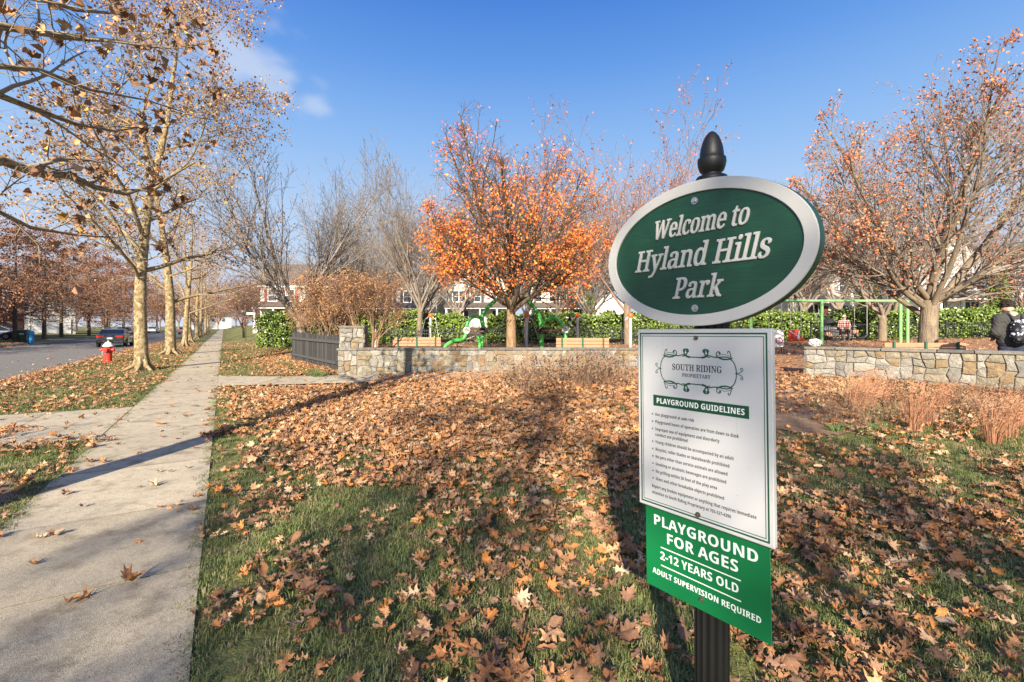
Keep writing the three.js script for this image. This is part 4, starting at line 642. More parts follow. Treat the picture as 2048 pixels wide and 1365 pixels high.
house({ label: 'white house with red shutters and brown roof by the street corner', X: Xat(612, 62), z: 62, w: 11.5, d: 9, h: 5.6, rise: 3.2, wins: [...two([-4.2, -2.0, 2.0, 4.2], 4.3, 1.0, 1.5, HM.red), [-2.6, 1.5, 1.1, 1.6, HM.red], [2.6, 1.5, 1.1, 1.6, HM.red]], doors: [[0, 1, 2.2, HM.door]], porch: [-5.7, 5.7, 2.2, 2.55, 6, true], turn: 0.12 });
house({ label: 'white house half hidden behind crape myrtles and bare tree', X: Xat(795, 66), z: 66, w: 11, d: 9, h: 5.6, rise: 2.8, roof: HM.roofGrey, wins: [...two([-3.6, -1.2, 1.4, 3.8], 4.3, 1.0, 1.5, HM.black), [2.4, 1.5, 2.6, 1.5]], doors: [[-1, 1, 2.2, HM.black]], porch: [-5, 5, 2.1, 2.55, 5, false] });
house({ label: 'white gabled house with black shutters and railed porch behind orange maple', X: Xat(962, 66), z: 66, w: 9.6, d: 10, h: 5.7, rise: 3.0, front: true, wins: [...two([-3.1, 3.1], 4.35, 1.7, 1.45, HM.black), ...two([-0.5], 4.35, 0.8, 1.45, HM.black), [-2.6, 1.5, 1.6, 1.7], [2.4, 1.5, 1.6, 1.7]], doors: [[0, 1, 2.2, HM.trim]], porch: [-4.7, 4.7, 2.2, 2.6, 5, true] });
house({ label: 'white house with brown porch roof between maple and narrow evergreen', X: Xat(1118, 66), z: 66, w: 8.6, d: 9, h: 5.7, rise: 3.2, wins: [...two([-3, -0.8], 4.35, 1.0, 1.5), [2.6, 4.35, 2.2, 1.6], [-2.6, 1.5, 1.9, 1.8], [2.9, 1.5, 1.9, 1.8]], doors: [[0.5, 1.0, 2.2, HM.black]], porch: [-4.2, 4.2, 2.2, 2.55, 4, false] });
house({ label: 'low white garage with one small window behind the hedge', X: Xat(1216, 60), z: 60, w: 5, d: 6, h: 2.6, rise: 2.2, front: true, wall: HM.white, roof: HM.roofGrey, wins: [[0, 1.4, 0.8, 0.9]] });
house({ label: 'white house with grey roof and black shutters hidden behind the sign', X: Xat(1400, 64), z: 64, w: 11, d: 9, h: 5.6, rise: 3.2, wall: HM.white, roof: HM.roofGrey, wins: [...two([-4, -1.4, 1.4, 4], 4.3, 1, 1.5, HM.black), ...two([-3.4, 3.4], 1.5, 1.6, 1.6)], doors: [[0, 1, 2.2, HM.door]] });
house({ label: 'cream house with dark red front door and small hood', X: Xat(1642, 50), z: 50, w: 7.0, d: 9, h: 5.7, rise: 2.6, wall: HM.cream, roof: HM.roofGrey, wins: [...two([-2.2, 0.1, 2.4], 4.35, 0.9, 1.5, HM.grey), [-1.3, 1.4, 0.9, 1.7, HM.black], [2.4, 1.4, 1.0, 1.7]], doors: [[0.25, 1, 2.2, HM.door]], porch: [-0.7, 1.2, 1.2, 2.5, 2, false] });
house({ label: 'white gabled house with dark porch roof behind the wide grey maple', X: Xat(1912, 46), z: 46, w: 7.2, d: 10, h: 5.8, rise: 3.2, front: true, roof: HM.roofGrey, wins: [[-2.2, 4.3, 1.0, 1.6, HM.grey], [0.4, 4.3, 1.2, 1.6, HM.grey], [2.4, 4.3, 0.9, 1.5, HM.grey], [-1.8, 1.5, 1.2, 1.6], [1.4, 1.5, 1.6, 1.6]], doors: [[-0.3, 1, 2.2, HM.trim]], porch: [-3.3, 3.3, 2.0, 2.5, 4, false] });
house({ label: 'white house end wall beyond the bright evergreen', X: Xat(2076, 44), z: 44, w: 6, d: 9, h: 5.4, rise: 2.6, roof: HM.roofGrey, wins: [[-1.6, 4.2, 1, 1.5], [1.2, 1.5, 1.6, 1.6]] });
{ const T = Math.atan2(DZ, -DX) - Math.PI / 2 + Math.PI / 2; // fronts face the street
  const along2 = (s, w) => { const [X, z] = SW(s, w); return { X, z, turn: Math.PI / 2 + Math.atan2(DX, DZ) * 1 }; };
  house({ label: 'brick house with white trim across the street behind the bins', ...along2(46, -26), w: 12, d: 9, h: 5.6, rise: 3, wall: HM.brick, roof: HM.roofGrey, wins: [...two([-4, 0, 4], 4.2, 1.1, 1.5), [4, 1.4, 1.1, 1.6]], doors: [[-3, 2.6, 2.2, HM.garage], [1.4, 1, 2.1, HM.trim]] });
  house({ label: 'brick house with bay and garage across the street', ...along2(62, -26), w: 12, d: 9, h: 5.6, rise: 3, wall: HM.brick, roof: HM.roofGrey, wins: [...two([-4, 0, 4], 4.2, 1.1, 1.5), [-3.6, 1.4, 2, 1.5]], doors: [[3, 2.6, 2.2, HM.garage], [0, 1, 2.1, HM.trim]] });
  house({ label: 'brick house with double garage across the street beyond the black car', ...along2(77, -26), w: 12, d: 9, h: 5.6, rise: 3, wall: HM.brick, roof: HM.roofGrey, wins: two([-4, 0, 4], 4.2, 1.1, 1.5), doors: [[-3, 4.6, 2.2, HM.garage], [2, 1, 2.1, HM.door]] });
  house({ label: 'far white house at end of street side', ...along2(100, -26), w: 12, d: 9, h: 5.6, rise: 3, wall: HM.white, roof: HM.roofBrown, wins: two([-4, 0, 4], 4.2, 1.1, 1.5), doors: [[3, 4.6, 2.2, HM.garage]] });
  house({ label: 'pale house closing the far end of the street', X: SW(250, -6)[0], z: SW(250, -6)[1], w: 18, d: 9, h: 5.6, rise: 3, wall: HM.white, roof: HM.roofGrey, wins: two([-6, -2, 2, 6], 4.2, 1.2, 1.5), turn: 0.55 });
}

// ---------------------------------------------------------------- fences
{ // weathered board fence from the pillar back towards the hedge
  const a = [-4.95, 13.95], b = [-9.1, 19.4], L = Math.hypot(b[0] - a[0], b[1] - a[1]), turn = Math.atan2(b[1] - a[1], b[0] - a[0]), o = thing('board_fence', 'dark weathered board fence running back from the stone pillar', 'fence', [a[0], 0, -a[1]], turn), r = rngOf(14);
  const ms = [0.035, 0.06, 0.026, 0.045].map(k => new THREE.MeshStandardMaterial({ color: C(k * 1.5, k * 1.48, k * 1.5), map: rep(texWood, 3, 0.5), roughness: 0.95 }));  // weathered grey, with the dark of tree shade put into the colour
  const yt = x => mix(1.17, 1.26, x / L); let x = 0.03;
  while (x < L - 0.1) { const w = 0.135 + r() * 0.012, h = yt(x) + (r() - 0.5) * 0.07; part('board', box(w - 0.014, h + 0.1, 0.02, x + w / 2, h / 2 - 0.05, (r() - 0.5) * 0.014), ms[Math.floor(r() * 4)], o); x += w; }
  for (const y of [0.35, 1.0]) part('rail', box(L, 0.09, 0.04, L / 2, y, -0.04), ms[1], o);
  for (let k = 0; k < 4; k++) part('post', box(0.1, 1.4, 0.1, 0.1 + k * (L - 0.2) / 3, 0.62, 0.075), ms[0], o);
}
function ironFence(label, x0, x1, z, h) {
  const n = Math.max(1, Math.round((x1 - x0) / 2.4)), o = thing('iron_fence', label, 'fence', [x0, 0, -z], 0, 'black metal picket fence round the playground');
  for (let k = 0; k < n; k++) { const a = (x1 - x0) * k / n, b = (x1 - x0) * (k + 1) / n, y0 = height(x0 + a, z), gs = [box(b - a, 0.03, 0.03, (a + b) / 2, y0 + h - 0.06, 0), box(b - a, 0.03, 0.03, (a + b) / 2, y0 + h - 0.22, 0), box(b - a, 0.03, 0.03, (a + b) / 2, y0 + 0.1, 0)];
    for (let x = a + 0.11; x < b - 0.04; x += 0.11) gs.push(box(0.014, h - 0.04, 0.014, x, y0 + h / 2 + 0.04, 0)); part('panel', merge(gs), MAT.iron, o); part('post', merge([box(0.055, h + 0.16, 0.055, a, y0 + h / 2, 0), box(0.075, 0.03, 0.075, a, y0 + h + 0.09, 0)]), MAT.iron, o); }
}
ironFence('black picket fence behind the climbing arch and benches', -6.6, 13, 24.2, 0.85);
ironFence('black picket fence section in front of stroller and seated person', Xat(1622, 23.4), Xat(1700, 23.4), 23.4, 1.0);
ironFence('black picket fence behind the wide grey maple', Xat(1705, 24), Xat(2080, 24), 24, 0.9);

// ---------------------------------------------------------------- playground
const plank = new THREE.MeshStandardMaterial({ color: C(0.56, 0.30, 0.17), map: rep(texWood, 1, 1), roughness: 0.7 }), benchGreen = M(0.012, 0.10, 0.055, 0.45), frameGreen = new THREE.MeshStandardMaterial({ color: C(0.19, 0.42, 0.15), roughness: 0.45 }), orange = M(0.72, 0.14, 0.02, 0.45), galv = M(0.5, 0.49, 0.48, 0.45, { metalness: 0.35 });
function bench(label, X, z, top, turn, L = 1.83) {
  const g0 = height(X, z), o = thing('bench', label, 'bench', [X, g0, -z], turn, 'park benches with orange planks'), h = top - g0;
  for (let k = 0; k < 3; k++) part('plank', rbox(L, 0.105, 0.04, 0, h - 0.055 - k * 0.118, 0.03, 0.008, 1), plank, o);
  for (let k = 0; k < 3; k++) part('plank', rbox(L, 0.04, 0.125, 0, h - 0.40, -0.10 - k * 0.14, 0.008, 1), plank, o);
  for (const x of [-0.39, 0.0, 0.39]) part('leg', merge([bar([x * L, -0.1, 0.075], [x * L, h + 0.02, 0.075], 0.03, 0.03, 10), box(0.04, 0.04, 0.42, x * L, h - 0.44, -0.14), bar([x * L, -0.1, -0.34], [x * L, h - 0.45, -0.34], 0.025, 0.025, 8)]), benchGreen, o);
}
bench('orange plank bench with green posts near the stone pillar, seen from behind', Xat(834, 18), 18, 1.06, 0);
bench('orange plank bench with green posts beside the orange maple, seen from behind', Xat(1165, 16.3), 16.3, 1.08, 0);
bench('orange plank bench tucked behind the wall at foot of grey maple', Xat(1848, 11.4), 11.4, 1.09, -0.10);
bench('far bench under the seated person beside a stroller', Xat(1684, 25), 25, 1.28, Math.PI);
{ // climbing arch of bent green tubes
  const z = 19.3, g0 = height(0.3, z), O = V(Xat(1024, z), g0, -z), o = thing('climbing_arch', 'bright green arched tube climber with black hubs behind the orange maple', 'climber', [O.x, O.y, O.z]);
  const texG = dataTex(128, 128, (u, v) => { const k = sstep(-0.1, 0.25, tnoise(u, v, 4, 6, 2)); return [mix(0.22, 0.42, k), mix(0.62, 0.76, k), mix(0.28, 0.36, k)]; });
  const gm = new THREE.MeshStandardMaterial({ map: rep(texG, 2, 8), roughness: 0.38 });
  const P = (u, v, dz = 0) => onRay(u, v, z).sub(O).add(V(0, 0, dz));
  const tube = (pts, r) => part('tube', new THREE.TubeGeometry(new THREE.CatmullRomCurve3(pts), 60, r, 12), gm, o);
  tube([P(962, 716, 0.3), P(963, 690, 0.3), P(968, 661, 0.25), P(964, 635, 0.1), P(976, 615), P(996, 598), P(1020, 589), P(1044, 595), P(1064, 611), P(1079, 633), P(1083, 660), P(1083, 690), P(1082, 716)], 0.085);
  tube([P(885, 712, 1.0), P(898, 690, 0.9), P(912, 681, 0.7), P(928, 678, 0.55), P(936, 662, 0.5), P(937, 646, 0.45), P(948, 634, 0.4), P(962, 637, 0.35), P(969, 652, 0.3)], 0.075);
  tube([P(1083, 652, 0), P(1092, 640, 0.2), P(1106, 636, 0.3), P(1120, 645, 0.4), P(1127, 660, 0.5), P(1128, 690, 0.6), P(1128, 712, 0.6)], 0.07);
  tube([P(957, 671, 0.5), P(961, 690, 0.5), P(958, 716, 0.6)], 0.06);
  for (const [u, v, d] of [[968, 661, 0.3], [1083, 661, 0.1], [936, 661, 0.5], [1128, 660, 0.5]]) { const c = P(u, v, d), m = part('hub', lathe([[0.02, -0.12], [0.14, -0.12], [0.16, -0.09], [0.16, 0.09], [0.13, 0.12], [0.07, 0.12], [0.06, 0.05], [0.001, 0.05]], 20).rotateX(Math.PI / 2), d === 0.5 ? galv : MAT.iron, o); m.position.copy(c); }
  for (const [a, b] of [[[936, 661], [968, 661]], [[1083, 661], [1128, 660]]]) part('rope', merge([0, 1, 2].map(k => bar(P(...a, 0.4 + k * 0.1).toArray(), P(b[0], b[1] + 1.5 * k, 0.3 + k * 0.1).toArray(), 0.018))), M(0.3, 0.15, 0.09), o);
}
const PZ = [[750, 18.2], [861, 21], [1053, 20.6], [1155, 21], [1261, 18.4]];
const L5 = ['steel post with orange cap beside the stone pillar', 'steel post with orange cap behind the bench near the stone pillar', 'steel post with orange cap beside the orange maple trunk', 'steel post with orange cap behind the bench beside the orange maple', 'steel post with orange cap next to the sign boards'];
PZ.forEach(([u, z], i) => { const X = Xat(u, z), g0 = height(X, z), top = EYE + (HORIZON - 631) / FOCAL * z - g0, o = thing('hammock_post', L5[i], 'post', [X, g0, -z], 0, 'steel posts with orange caps');
  part('pole', bar([0, -0.1, 0], [0, top - 0.1, 0], 0.062, 0.062, 14), galv, o); part('cap', lathe([[0.001, top + 0.1], [0.05, top + 0.095], [0.1, top + 0.06], [0.115, top], [0.1, top - 0.07], [0.07, top - 0.1], [0.062, top - 0.1]], 18), orange, o);
  for (const s of [-1, 1]) part('bracket', bar([s * 0.07, top - 0.05, 0.02], [s * 0.24, top - 0.2, 0.05], 0.02, 0.012), galv, o); });
for (const [a, b, u, v, z, label] of [[0, 1, 812, 676, 19.6, 'hanging net hammock between posts behind the bench near the stone pillar'], [1, 2, 905, 680, 20.6, 'dark net hammock hanging by the curling tube end of the climbing arch'], [2, 3, 1104, 679, 20.7, 'dark net hammock hanging between climbing arch and the bench beside it'], [3, 4, 1218, 679, 19.8, 'dark net hammock hanging beside the steel post next to the sign']]) {
  const c = onRay(u, v, z), o = thing('net_hammock', label, 'hammock', [c.x, c.y, c.z], 0, 'net hammocks slung between steel posts');
  part('net', lathe([[0.001, -0.12], [0.3, -0.11], [0.5, -0.05], [0.62, 0.02], [0.64, 0.0], [0.5, -0.075], [0.3, -0.135], [0.001, -0.145]], 20), MAT.iron, o);
  for (const k of [a, b]) { const [pu, pz] = PZ[k], e = V(Xat(pu, pz), EYE + (HORIZON - 636) / FOCAL * pz, -pz).sub(c), s = Math.sign(e.x); e.x -= s * 0.22; part('cable', bar([s * 0.6, 0.02, 0], e.toArray(), 0.012, 0.012, 5), galv, o); }
}
{ // swing frame and swings
  const z = 21.2, x0 = Xat(1500, z), x1 = Xat(1644, z), x2 = Xat(1811, z), g0 = height(x1, z), top = EYE + (HORIZON - 602) / FOCAL * z - g0, o = thing('swing_frame', 'light green metal swing frame near the hedge gap', 'swing', [x1, g0, -z], 0.03);
  part('beam', bar([x0 - x1 - 0.3, top, 0], [x2 - x1 + 0.12, top, 0], 0.058, 0.058, 14), frameGreen, o);
  for (const [x, dz] of [[x0 - x1, 0], [0, 0], [x2 - x1 - 0.1, -0.02], [x2 - x1 + 0.1, 0.12]]) part('post', bar([x, -0.15, dz], [x, top + 0.02, dz], 0.066, 0.066, 14), frameGreen, o);
  const chain = (xs, y) => xs.map(x => bar([x, y, 0], [x, top, 0], 0.011, 0.011, 5));
  const b = thing('bucket_swing', 'red toddler bucket swing hanging on chains', 'swing seat', [Xat(1592, z), g0, -z], 0.03);
  part('chain', merge([bar([-0.24, 0.68, 0], [-0.24, top, 0], 0.011, 0.011, 5), bar([0.24, 0.68, 0], [0.24, top, 0], 0.011, 0.011, 5)]), galv, b);
  const redS = M(0.68, 0.07, 0.02, 0.4); part('seat', merge([rbox(0.5, 0.36, 0.05, 0, 0.52, -0.16, 0.05, 3), rbox(0.66, 0.12, 0.34, 0, 0.25, 0, 0.06, 3), rbox(0.46, 0.14, 0.36, 0, 0.33, 0.02, 0.06, 3)]), redS, b);
  part('harness', merge([bar([-0.24, 0.66, -0.1], [0, 0.42, 0.14], 0.022), bar([0.24, 0.66, -0.1], [0, 0.42, 0.14], 0.022), rbox(0.1, 0.18, 0.04, 0, 0.36, 0.19, 0.02)]), M(0.7, 0.68, 0.66, 0.5), b);
  for (const [u, w] of [[1722, 'belt swing with thin chains on the light green frame, next to the double post'], [1551, 'belt swing with thin chains on the light green frame, beside white board']]) { const s = thing('belt_swing', w, 'swing seat', [Xat(u, z), g0, -z], 0.03);
    part('chain', merge([bar([-0.29, 0.5, 0], [-0.29, top, 0], 0.011, 0.011, 5), bar([0.29, 0.5, 0], [0.29, top, 0], 0.011, 0.011, 5)]), galv, s);
    part('seat', new THREE.TubeGeometry(new THREE.CatmullRomCurve3([V(-0.29, 0.5, 0), V(-0.16, 0.37, 0), V(0, 0.33, 0), V(0.16, 0.37, 0), V(0.29, 0.5, 0)]), 16, 0.05, 6).scale(1, 1, 1.6), MAT.iron, s); }
}
{ const z = 17, X = Xat(1551, z), o = thing('sandwich_board', 'small white board on black legs by the gap in the wall', 'sign board', at(X, z), -0.35);
  for (const s of [-1, 1]) { const p = part('panel', rbox(0.5, 0.62, 0.02, 0, 0, 0, 0.01), M(0.74, 0.73, 0.72, 0.5), o); p.position.set(0, 0.58, s * 0.12); p.rotation.x = -s * 0.22; }
  part('legs', merge([-1, 1].flatMap(s => [-0.23, 0.23].map(x => bar([x, 0, s * 0.25], [x, 0.3, s * 0.19], 0.015)))), MAT.iron, o);
  const m = part('red_print', new THREE.TorusGeometry(0.1, 0.018, 6, 20), M(0.6, 0.06, 0.06), o); m.position.set(0.1, 0.5, 0.155); m.rotation.x = -0.22; }
{ const g = new THREE.IcosahedronGeometry(0.13, 3), p = g.attributes.position; for (let i = 0; i < p.count; i++) { const k = 1 + 0.12 * noise2(p.getX(i) * 9, p.getY(i) * 9 + p.getZ(i) * 7); p.setXYZ(i, p.getX(i) * k * 1.15, p.getY(i) * k * 0.78, p.getZ(i) * k * 0.9); } g.computeVertexNormals();
  const o = thing('painted_rock', 'white painted rock with black marks on the end of a low wall', 'rock', [7.22, 1.095, -11.2]); part('stone', g, M(0.55, 0.53, 0.5, 0.7), o);
  const k = M(0.02, 0.02, 0.02, 0.7); part('mark', merge([bar([-0.05, 0.035, 0.118], [-0.01, 0.035, 0.122], 0.007), bar([-0.01, 0.035, 0.122], [-0.035, -0.03, 0.117], 0.007), bar([0.02, 0.03, 0.121], [0.055, 0.02, 0.115], 0.007), bar([0.055, 0.02, 0.115], [0.02, -0.03, 0.117], 0.007), bar([0.02, -0.03, 0.117], [0.06, -0.032, 0.112], 0.007)]), k, o); }

// ---------------------------------------------------------------- people
function blend(bones, res, size, centre, k, extra) { // smooth union of tapered capsules -> one mesh
  const mc = new MarchingCubes(res, MAT.iron, false, false, 400000), S = mc.size; mc.isolation = 0; const hs = S / 2;
  const a = bones.map(([p, q, r0, r1, sx]) => ({ p: V(...p), q: V(...q), r0, r1 })), v = V(0, 0, 0), d = V(0, 0, 0), e = V(0, 0, 0);
  for (let z = 0; z < S; z++) for (let y = 0; y < S; y++) for (let x = 0; x < S; x++) {
    v.set((x - hs) / hs * size + centre[0], (y - hs) / hs * size + centre[1], (z - hs) / hs * size + centre[2]);
    let m = 9; for (const b of a) { d.copy(b.q).sub(b.p); e.copy(v).sub(b.p); const t = clamp(e.dot(d) / (d.lengthSq() + 1e-9)), q = e.addScaledVector(d, -t).length() - mix(b.r0, b.r1, t); const h = clamp(0.5 + 0.5 * (m - q) / k); m = mix(m, q, h) - k * h * (1 - h); }
    if (extra) m += extra(v); mc.field[x + y * S + z * S * S] = -m;
  }
  mc.update(); const n = mc.count, g = new THREE.BufferGeometry();
  g.setAttribute('position', new THREE.BufferAttribute(new Float32Array(mc.positionArray.slice(0, n * 3)), 3)); g.setAttribute('normal', new THREE.BufferAttribute(new Float32Array(mc.normalArray.slice(0, n * 3)), 3)); g.setAttribute('uv', new THREE.BufferAttribute(new Float32Array(n * 2), 2));
  g.scale(size, size, size).translate(...centre); g.computeVertexNormals(); return g;
}
const skin = M(0.50, 0.30, 0.21, 0.6), hairM = new THREE.MeshStandardMaterial({ color: C(0.035, 0.022, 0.015), roughness: 0.6, bumpMap: rep(bumpGrain, 6), bumpScale: 0.01 });
function hand(c, s, dir) { const gs = []; for (let k = 0; k < 4; k++) { const x = (k - 1.5) * 0.02, L = [0.062, 0.075, 0.07, 0.055][k]; gs.push([[c[0] + x, c[1] - 0.04, c[2]], [c[0] + x, c[1] - 0.04 - L * 0.55, c[2] + dir * 0.012], 0.0095, 0.009], [[c[0] + x, c[1] - 0.04 - L * 0.55, c[2] + dir * 0.012], [c[0] + x, c[1] - 0.04 - L * 0.85, c[2] + dir * 0.045], 0.009, 0.008]); }
  gs.push([[c[0], c[1] + 0.02, c[2]], [c[0] - 0.012, c[1] - 0.035, c[2]], 0.028, 0.03], [[c[0], c[1] + 0.02, c[2]], [c[0] + 0.014, c[1] - 0.035, c[2]], 0.028, 0.03], [[c[0] - s * 0.025, c[1] - 0.005, c[2] + dir * 0.01], [c[0] - s * 0.05, c[1] - 0.05, c[2] + dir * 0.04], 0.012, 0.009]); return gs; }
{ // walker seen from behind, head bent, backpack on
  const z = 9.75, X = Xat(2024, z), g0 = height(X, z), o = thing('person', 'person in dark grey jacket and navy trousers carrying a patterned backpack, seen from behind', 'person', [X, g0, -z], -0.25);
  const head = [[[0, 1.60, -0.10], [0, 1.66, -0.13], 0.088, 0.092], [[0, 1.54, -0.15], [0, 1.52, -0.19], 0.055, 0.045], [[0, 1.46, -0.03], [0, 1.56, -0.08], 0.055, 0.055], [[0, 1.585, -0.225], [0, 1.555, -0.237], 0.012, 0.016], [[-0.09, 1.60, -0.1], [-0.092, 1.575, -0.1], 0.016, 0.013], [[0.09, 1.60, -0.1], [0.092, 1.575, -0.1], 0.016, 0.013]];
  const core = [[[0, 0.98, 0], [0, 1.40, 0], 0.14, 0.13], ...[-1, 1].flatMap(s => [[[s * 0.08, 1.36, 0], [s * 0.19, 1.38, 0], 0.09, 0.08], [[s * 0.2, 1.38, 0], [s * 0.25, 1.10, 0.02], 0.06, 0.047], [[s * 0.25, 1.10, 0.02], [s * 0.17, 1.02, -0.22], 0.045, 0.033], [[s * 0.09, 0.95, 0], [s * 0.1, 0.5, -0.02 + s * 0.03], 0.09, 0.06], [[s * 0.1, 0.5, -0.02 + s * 0.03], [s * 0.1, 0.08, 0.03 + s * 0.04], 0.056, 0.04], [[s * 0.1, 0.05, 0.05 + s * 0.04], [s * 0.11, 0.03, -0.14 + s * 0.04], 0.042, 0.034]])];
  const body = merge([blend([...head, ...core], 84, 0.95, [0, 0.88, -0.03], 0.05), blend([...hand([-0.16, 1.0, -0.25], -1, -1), ...hand([0.16, 1.0, -0.25], 1, -1)], 90, 0.26, [0, 0.96, -0.26], 0.012)]);
  part('body', body, skin, o);
  part('jacket', blend([[[0, 0.92, 0.0], [0, 1.36, -0.01], 0.185, 0.155], ...[-1, 1].flatMap(s => [[[s * 0.1, 0.90, 0], [s * 0.1, 1.3, 0], 0.145, 0.12], [[s * 0.05, 1.41, -0.02], [s * 0.21, 1.375, 0], 0.085, 0.095], [[s * 0.22, 1.36, 0], [s * 0.285, 1.08, 0.03], 0.095, 0.085], [[s * 0.285, 1.08, 0.03], [s * 0.2, 1.02, -0.2], 0.08, 0.06]]), [[0, 1.44, -0.03], [0, 1.47, -0.04], 0.085, 0.08]], 84, 0.62, [0, 1.15, 0], 0.06, v => 0.006 * noise2(v.x * 14, v.y * 11 + v.z * 9) + Math.max(0, 0.80 - v.y) * 3), new THREE.MeshStandardMaterial({ color: C(0.04, 0.04, 0.038), roughness: 0.9 }), o);
  part('trousers', blend([...[-1, 1].flatMap(s => [[[s * 0.09, 0.92, 0], [s * 0.11, 0.5, -0.01 + s * 0.03], 0.125, 0.095], [[s * 0.11, 0.5, -0.01 + s * 0.03], [s * 0.11, 0.1, 0.03 + s * 0.04], 0.092, 0.075]])], 80, 0.58, [0, 0.5, 0], 0.03, v => 0.005 * noise2(v.x * 16, v.y * 12)), M(0.022, 0.028, 0.055, 0.9), o);
  part('shoes', merge([-1, 1].map(s => rbox(0.1, 0.08, 0.29, s * 0.11, 0.035, -0.03 + s * 0.04, 0.035, 3))), M(0.03, 0.03, 0.03, 0.6), o);
  const hr = rngOf(6), curls = []; for (let i = 0; i < 150; i++) { const a = hr() * 6.28, e = -0.25 + hr() * 1.8, q = V(Math.cos(a) * Math.cos(e), Math.sin(e), Math.sin(a) * Math.cos(e)); if (q.z < -0.45 && q.y < 0.35) continue; const s = new THREE.TorusGeometry(0.018 + hr() * 0.014, 0.009, 4, 7); s.rotateX(hr() * 6).rotateY(hr() * 6).translate(q.x * 0.108, 1.645 + q.y * 0.11, -0.115 + q.z * 0.115); curls.push(s); }
  part('hair', merge([new THREE.SphereGeometry(0.104, 20, 14, 0, 6.283, 0, 1.9).rotateX(0.35).translate(0, 1.645, -0.108), ...curls]), hairM, o);
  const texBag = canvasTex(512, 512, (c, w, h) => { c.fillStyle = '#15161c'; c.fillRect(0, 0, w, h); const r = rngOf(31); for (let i = 0; i < 60; i++) { c.fillStyle = ['#d9d9de', '#b9bac4', '#6c7080', '#3b4054', '#e8e6ea'][Math.floor(r() * 5)]; const x = r() * w, y = r() * h, R = 9 + r() * 20; for (let k = 0; k < 5; k++) { c.beginPath(); c.ellipse(x + Math.cos(k * 1.257) * R * 0.7, y + Math.sin(k * 1.257) * R * 0.7, R * 0.6, R * 0.36, k * 1.257, 0, 7); c.fill(); } } });
  const bag = blend([[[0, 1.02, 0.25], [0, 1.22, 0.245], 0.135, 0.125], [[-0.06, 1.0, 0.24], [-0.05, 1.26, 0.23], 0.11, 0.09], [[0.06, 1.0, 0.24], [0.05, 1.26, 0.23], 0.11, 0.09], [[-0.07, 0.99, 0.3], [0.07, 0.99, 0.3], 0.1, 0.1]], 64, 0.36, [0, 1.13, 0.24], 0.05, v => 0.005 * noise2(v.x * 18, v.y * 14));
  { const p = bag.attributes.position, uv = bag.attributes.uv; for (let i = 0; i < p.count; i++) uv.setXY(i, p.getX(i) * 2.2 + p.getZ(i) * 1.2, p.getY(i) * 2.2); }
  part('backpack', bag, new THREE.MeshStandardMaterial({ map: texBag, roughness: 0.8 }), o);
  part('strap', merge([-1, 1].map(s => new THREE.TubeGeometry(new THREE.CatmullRomCurve3([V(s * 0.07, 1.3, 0.2), V(s * 0.1, 1.46, 0.06), V(s * 0.12, 1.4, -0.13), V(s * 0.13, 1.15, -0.19)]), 14, 0.02, 6))), MAT.iron, o);
}
